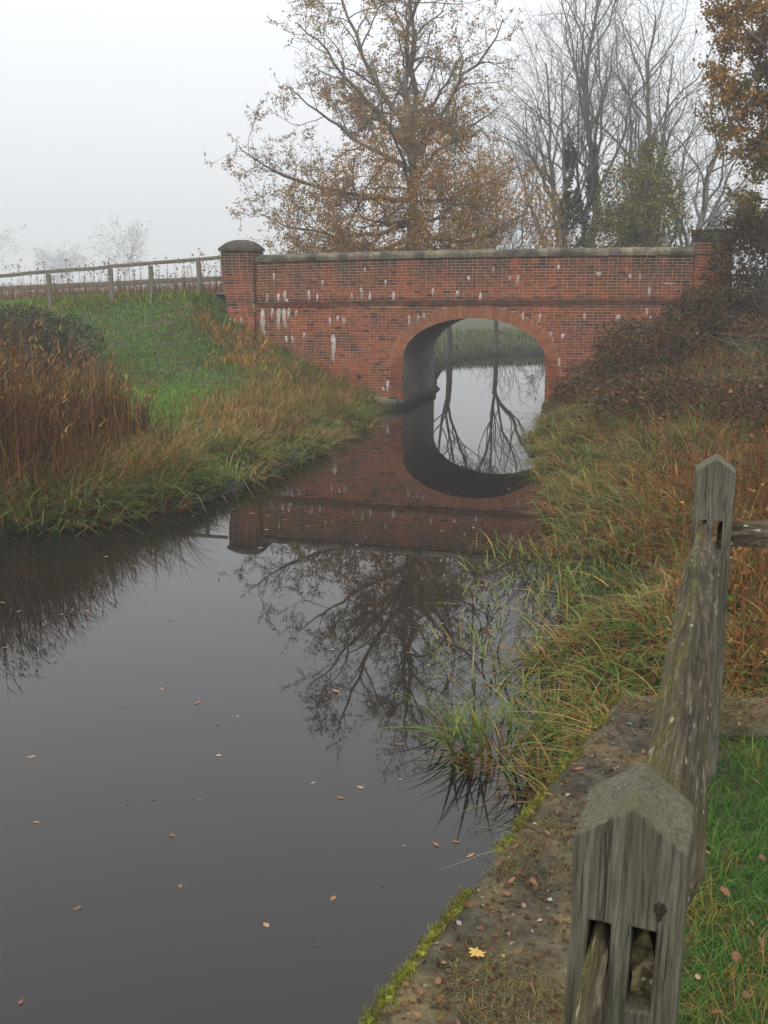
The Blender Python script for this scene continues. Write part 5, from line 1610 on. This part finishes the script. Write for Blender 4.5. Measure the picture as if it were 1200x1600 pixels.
def arris_rail(name, A, B, w, h, seed, n=44, moss=1.0, bow=0.0, sag=0.0, tap=0.24):
    """cleft triangular rail, tapering to tenons at both ends; local x runs along it"""
    r_ = np.random.default_rng(seed)
    A, B = np.array(A, float), np.array(B, float)
    L = np.linalg.norm(B - A)
    d = (B - A) / L
    yaw = math.atan2(d[1], d[0]); pit = -math.asin(d[2])
    s = np.linspace(0, 1, n)
    k = 15
    prof_t = np.linspace(0, 1, k, endpoint=False)
    V = []; MO = []
    for i, si in enumerate(s):
        edge = min(si, 1 - si) * L
        tp = sstep(0.06, tap, edge)
        ww = (0.030 + (w - 0.030) * tp) * (1 + 0.12 * (noise2(si * 9, seed, 1) - 0.5))
        hh_ = (0.10 + (h - 0.10) * tp) * (1 + 0.12 * (noise2(si * 6, seed + 5, 2) - 0.5))
        ridge = 0.016 * math.sin(si * 5 + seed) * tp + 0.012 * (noise2(si * 11, seed, 8) - 0.5)
        cx = 0.008 * math.sin(si * 4.2 + seed * 1.3) * tp
        cz = -sag * math.sin(si * math.pi) + 0.012 * (noise2(si * 5, seed, 4) - 0.5)
        cx = cx - bow * math.sin(si * math.pi)
        corner = [(-ww / 2, -hh_ * 0.46), (ww / 2, -hh_ * 0.46), (ww * 0.42 * (1 - 0.35 * tp) , -hh_ * 0.05 + 0.3 * hh_ * (1 - tp)), (ridge + ww * 0.045, hh_ * 0.53), (ridge - ww * 0.045, hh_ * 0.53), (-ww * 0.46 * (1 - 0.3 * tp), -hh_ * 0.02 + 0.3 * hh_ * (1 - tp))]
        m6 = len(corner)
        for q in range(18):
            f_ = q / 3.0; j = int(f_) % m6; fr = f_ - int(f_)
            p_ = np.array(corner[j]) * (1 - fr) + np.array(corner[(j + 1) % m6]) * fr
            rough = 0.0045 * (noise2(si * 60 + q * 3.3, q * 1.7 + seed, 3) - 0.5) * 2
            l_ = np.hypot(*p_) + 1e-6
            p_ = p_ * (1 + rough / l_)
            V.append((si * L, p_[0] + cx, p_[1] + cz))
            MO.append(moss * (1.3 if p_[0] > 0.0 else 0.4) * (1.35 - 0.7 * si))
    V = np.array(V)
    i = np.arange(n - 1)[:, None] * 18; j = np.arange(18)[None, :]; j2 = (j + 1) % 18
    F = np.stack([i + j, i + j2, i + 18 + j2, i + 18 + j], -1).reshape(-1, 4)
    o = mk(name, V, [F, np.array([np.arange(18)[::-1], (n - 1) * 18 + np.arange(18)])], M_RAIL, pf, smooth=False)
    at_ = o.data.attributes.new('moss', 'FLOAT', 'POINT')
    at_.data.foreach_set('value', np.clip(np.array(MO), 0, 2).astype(np.float32))
    o.location = A - f0
    o.rotation_euler = (0, pit, yaw)
    return o
right = np.array([FD[1], -FD[0]])
zc = 2.487
a1 = P1 - FD * 0.045 + right * 0.055; b1 = P2 + FD * 0.06 - right * 0.030
arris_rail('rail', (*a1, zc - 0.008), (*b1, 2.415), 0.128, 0.125, 4, sag=-0.008, bow=0.012, tap=0.4)
a2 = P1 + FD * 0.07 - right * 0.005; b2 = P1 - FD * 2.75 + right * 0.06
arris_rail('rail', (*b2, zc - 0.03), (*a2, zc - 0.004), 0.12, 0.12, 6, tap=1.1)
rd = np.array([0.985, 0.06])
a3 = P2 + np.array([0.03, 0.02])
arris_rail('rail', (*a3, 2.40), (*(a3 + rd * 2.9), 2.42), 0.12, 0.10, 8, moss=0.3)
p3xy = a3 + rd * 2.85
p3 = make_post(13, p3xy, -0.05, 0.01, (2.36 - 1.38, 2.475 - 1.38))

# ------------------------------------------------------------------ sedge clump standing in the water
def clump(name, label, seed, c, n, h, w, lean, droop, c0, c1, rad=0.12, cat='sedge', az=None):
    r_ = np.random.default_rng(seed)
    an = r_.random(n) * 6.283 if az is None else r_.normal(az[0], az[1], n)
    rr = rad * np.sqrt(r_.random(n))
    base = np.stack([np.cos(an) * rr, np.sin(an) * rr, np.full(n, -0.04)], -1)
    V, F, C = blades(r_, base, r_.uniform(*h, n), r_.uniform(*w, n), an + r_.normal(0, 0.5, n), r_.uniform(*lean, n), r_.uniform(*droop, n), pick(r_, c0, n, 0.2), pick(r_, c1, n, 0.2), 7)
    root = tag(empty(name, c), label, cat)
    mk('blades', V, F, M_BLADE, root, col=C)
    return root
DG = [(0.04, 0.085, 0.016), (0.06, 0.115, 0.02), (0.085, 0.14, 0.03), (0.11, 0.12, 0.03)]
clump('sedge_clump', 'broad-bladed green sedge clump standing in the water by the wall', 101, (0.80, 7.5, 0), 150, (0.22, 0.6), (0.016, 0.032), (0.25, 0.9), (0.05, 0.6), DG + RUST[:1], DG + LIME + STRAW[:1], 0.42)
clump('sedge_clump', 'sparser sedge clump with orange blades against the wall foot', 102, (1.12, 6.85, 0), 80, (0.25, 0.5), (0.012, 0.022), (0.2, 0.8), (0.1, 0.6), DG + RUST[:2], DG + STRAW + RUST[:2], 0.22)
clump('sedge_clump', 'thin yellowing sedge between wall corner and bank', 103, (1.38, 7.9, 0), 70, (0.3, 0.65), (0.010, 0.018), (0.2, 0.7), (0.1, 0.6), DG + STRAW[:1], LIME + STRAW, 0.3)
clump('dead_sedge', 'collapsed brown sedge blades lying on the water under the green clump', 104, (0.95, 7.1, 0), 90, (0.25, 0.5), (0.01, 0.02), (0.8, 0.97), (0.0, 0.3), [(0.05, 0.03, 0.018), (0.10, 0.05, 0.022)], RUST, 0.25)
zq = z_at(-4.15, 18.2)
clump('rush_tuft', 'dark green upright rush tuft beside the brown reeds on the left bank', 105, (-3.75, 18.4, z_at(-3.75, 18.4)), 130, (0.45, 0.85), (0.008, 0.014), (0.05, 0.35), (0.0, 0.3), [(0.02, 0.03, 0.012), (0.03, 0.045, 0.015)], [(0.05, 0.055, 0.02), (0.04, 0.05, 0.018)], 0.16, 'rush')

# ------------------------------------------------------------------ fallen leaves, one by one
def leaf_outline(kind, seed):
    r_ = np.random.default_rng(seed)
    if kind == 'oak':
        half = [(0, -0.5), (0.05, -0.32), (0.16, -0.28), (0.12, -0.14), (0.27, -0.06), (0.19, 0.06), (0.32, 0.18), (0.2, 0.28), (0.2, 0.42), (0, 0.5)]
    elif kind == 'maple':
        half = [(0, -0.36), (0.14, -0.30), (0.34, -0.40), (0.28, -0.18), (0.52, 0.0), (0.46, 0.10), (0.25, 0.10), (0.3, 0.3), (0.2, 0.28), (0.12, 0.22), (0.06, 0.44), (0, 0.56)]
    else:
        half = [(0, -0.5), (0.13, -0.3), (0.2, -0.05), (0.16, 0.22), (0.07, 0.4), (0, 0.5)]
    rt = np.array(half) * r_.uniform(0.92, 1.08, (len(half), 2)); lf = rt[1:-1][::-1] * np.array([-1, 1]) * r_.uniform(0.9, 1.1, (len(half) - 2, 2))
    out = np.concatenate([rt, lf])
    out[:, 0] *= 0.9
    n_ = len(out)
    z_ = 0.16 * np.abs(out[:, 0]) * r_.uniform(0.3, 1.3) + 0.10 * out[:, 1] ** 2 * r_.uniform(-0.4, 1.2) + r_.normal(0, 0.012, n_)
    z_ -= z_.min()
    V = np.concatenate([np.column_stack([out, z_]), [[0, 0, float(z_.min())]]])
    V = np.concatenate([V, V - np.array([0, 0, 0.012])])
    a = np.arange(n_); b = (a + 1) % n_
    F3 = np.concatenate([np.stack([a, b, np.full(n_, n_)], -1), np.stack([n_ + 1 + b, n_ + 1 + a, np.full(n_, 2 * n_ + 1)], -1)])
    F4 = np.stack([b, a, n_ + 1 + a, n_ + 1 + b], -1)
    return V, [F3, F4]
M_FALL = mat_object_leaf('fallen_leaf', (0.16, 0.062, 0.02), (0.24, 0.10, 0.03), (0.11, 0.05, 0.022))
M_FALL_PALE = mat_object_leaf('pale_leaf', (0.34, 0.19, 0.10), (0.27, 0.13, 0.055), (0.40, 0.25, 0.15))
M_YEL = mat_object_leaf('yellow_leaf', (0.50, 0.32, 0.075), (0.5, 0.32, 0.075), (0.5, 0.32, 0.075))
LM = {}
for kd in ('oak', 'plain'):
    for sdd in range(3):
        V, F = leaf_outline(kd, sdd + 10)
        LM[(kd, sdd, 0)] = build_mesh('fallen_leaf', V, F, M_FALL); LM[(kd, sdd, 1)] = build_mesh('fallen_leaf', V, F, M_FALL_PALE)

def W(px, py, z=0.0):
    """point on a level plane"""
    f_ = 1700.0; p_ = math.radians(12)
    a_, b_ = (px - 600) / f_, (py - 800) / f_
    d_ = np.array([a_, math.cos(p_) - b_ * math.sin(p_), -math.sin(p_) - b_ * math.cos(p_)])
    t_ = (z - CAM_H) / d_[2]
    return np.array([0, 0, CAM_H]) + t_ * d_
r = np.random.default_rng(111)
spots = [(48, 1183), (192, 1106), (253, 1077), (308, 1099), (340, 1181), (372, 1119), (339, 1131), (184, 1038), (265, 970), (490, 1223), (532, 1247), (562, 1230), (624, 1163), (659, 1182),
         (625, 1218), (631, 1322), (681, 1320), (712, 1316), (735, 1337), (270, 1306), (282, 1384), (33, 1565), (58, 1285), (525, 1080), (620, 1000), (640, 1020), (558, 852), (608, 853), (632, 865),
         (408, 856), (444, 858), (416, 828), (5, 942), (10, 1012), (30, 955), (96, 960), (135, 955), (165, 870), (440, 870), (660, 905), (690, 975), (700, 1000), (640, 950), (600, 910), (560, 905),
         (540, 930), (670, 1040), (530, 1040), (520, 1015), (590, 1045), (650, 1150), (580, 870), (715, 880), (740, 850), (760, 870), (800, 870), (790, 905), (752, 915), (730, 940), (765, 985), (795, 1020),
         (340, 800), (365, 795), (395, 802), (420, 806), (445, 812), (480, 800), (350, 806), (300, 806), (480, 822), (520, 815), (710, 800), (690, 830), (640, 815), (740, 825), (780, 790), (795, 765), (700, 770),
         (640, 1540), (415, 1445), (520, 1405), (120, 1420), (780, 845), (815, 880), (830, 910), (700, 925), (620, 1085)]
for i, (px, py) in enumerate(spots):
    p_ = W(px, py)
    if canal_dist([p_[0]], [p_[1]])[0] > -0.05: continue
    pale = int(r.random() < 0.55); kd = 'oak' if r.random() < 0.6 else 'plain'
    o = link('fallen_leaf', LM[(kd, int(r.integers(3)), pale)])
    sz = r.uniform(0.028, 0.072) * (1 + 0.02 * p_[1])
    o.scale = (sz, sz, sz)
    o.location = (p_[0], p_[1], 0.002)
    o.rotation_euler = (r.normal(0, 0.04), r.normal(0, 0.04), r.random() * 6.28)
    dk = canal_dist([p_[0]], [p_[1]])[0]
    if p_[0] > 0.25 and p_[1] > 8.0 and dk > -1.4: where = 'among the sedge of the right shallows'
    elif p_[1] > 16.2 and p_[0] < -0.2: where = 'drifted against the tip of the left bank'
    elif p_[1] > 12.6 and p_[0] > -2.2: where = 'over the reflection of the brick bridge'
    elif p_[0] > -1.9 and p_[1] > 7.4: where = 'over the reflection of the bare oak'
    elif p_[0] < -2.6 and p_[1] > 8.7: where = 'over the dark reflection of the reeds'
    elif p_[0] > -0.05 and p_[1] < 7.4: where = 'on grey water close to the stone ledge'
    else: where = 'on open grey water with only sky reflected'
    tag(o, ('pale tan ' if pale else 'dark brown ') + ('lobed' if kd == 'oak' else 'oval') + ' leaf floating ' + where, 'leaf', 'leaves floating on the canal')
for (px, py) in [(1005, 1178), (963, 1192), (855, 1305), (857, 1245), (830, 1272), (806, 1327), (685, 1537), (657, 1553), (712, 1515), (795, 1465), (800, 1380), (925, 1185), (905, 1205), (930, 1140), (790, 1400), (835, 1385), (700, 1482), (1010, 1125), (650, 1590)]:
    p_ = W(px, py, LZ)
    o = link('fallen_leaf', LM[('oak' if r.random() < 0.7 else 'plain', int(r.integers(3)), 0)])
    sz = r.uniform(0.02, 0.045)
    o.scale = (sz, sz, sz * 1.3)
    o.location = (p_[0], p_[1], LZ + 0.012)
    o.rotation_euler = (r.normal(0, 0.12), r.normal(0, 0.12), r.random() * 6.28)
    tag(o, 'small brown leaf lying on the mossy stone ledge', 'leaf', 'brown leaves on the ledge')
V, F = leaf_outline('maple', 5)
o = link('maple_leaf', build_mesh('maple_leaf', V, F, M_YEL))
p_ = W(745, 1495, LZ); o.location = (p_[0], p_[1], LZ + 0.012); o.scale = (0.062, 0.062, 0.06); o.rotation_euler = (0.1, -0.08, 2.4)
tag(o, 'yellow lobed maple leaf lying on the stone ledge', 'leaf')
for (px, py) in [(1180, 1220), (1105, 1330), (1135, 1395), (1175, 1445), (1190, 1475), (1165, 1560), (1120, 1585), (1150, 1500), (1090, 1530), (1192, 1340)]:
    p_ = W(px, py, 1.43)
    o = link('fallen_leaf', LM[('oak' if r.random() < 0.7 else 'plain', int(r.integers(3)), int(r.random() < 0.3))])
    sz = r.uniform(0.035, 0.055)
    o.scale = (sz, sz, sz)
    o.location = (p_[0], p_[1], lawn_z(p_[0], p_[1]) + 0.05)
    o.rotation_euler = (r.normal(0, 0.3), r.normal(0, 0.3), r.random() * 6.28)
    tag(o, 'small brown leaf caught in the bright green lawn', 'leaf', 'leaves on the lawn')

# dust, seeds and bits of reed drifting on the water film
x = rg.uniform(-7, 2.4, 9000); y = rg.uniform(3, 28, 9000)
dd = canal_dist(x, y)
k = (dd < -0.02) & (rg.random(9000) < np.where(dd > -0.9, 0.5, 0.05) * (0.3 + 1.4 * (fbm(x * 0.7, y * 0.5, 88) > 0.5)))
x, y = x[k], y[k]
P = np.stack([x, y, np.full(len(x), 0.004)], -1)
stuff_blades('floating_debris', 'specks of seed, dust and broken reed drifting on the water', [leaves(rg, P, rg.uniform(0.006, 0.035, len(P)), pick(rg, STRAW + RUST, len(P), 0.3) * 0.8, 12.0, 0.35)], M_LEAF)

# ------------------------------------------------------------------ mist
hz_m = bpy.data.materials.new('mist'); hz_m.use_nodes = True
nt = hz_m.node_tree; nt.nodes.clear()
out = nt.nodes.new('ShaderNodeOutputMaterial')
pv = nt.nodes.new('ShaderNodeVolumePrincipled')
pv.inputs['Color'].default_value = (0.86, 0.87, 0.885, 1)
pv.inputs['Density'].default_value = 0.0023
pv.inputs['Anisotropy'].default_value = 0.2
nt.links.new(pv.outputs[0], out.inputs['Volume'])
hz = mk('haze', box_v(-900, 900, -60, 1400, -2.2, 24), BOX_F, hz_m)
tag(hz, 'pale autumn mist thickening with distance', kind='stuff')
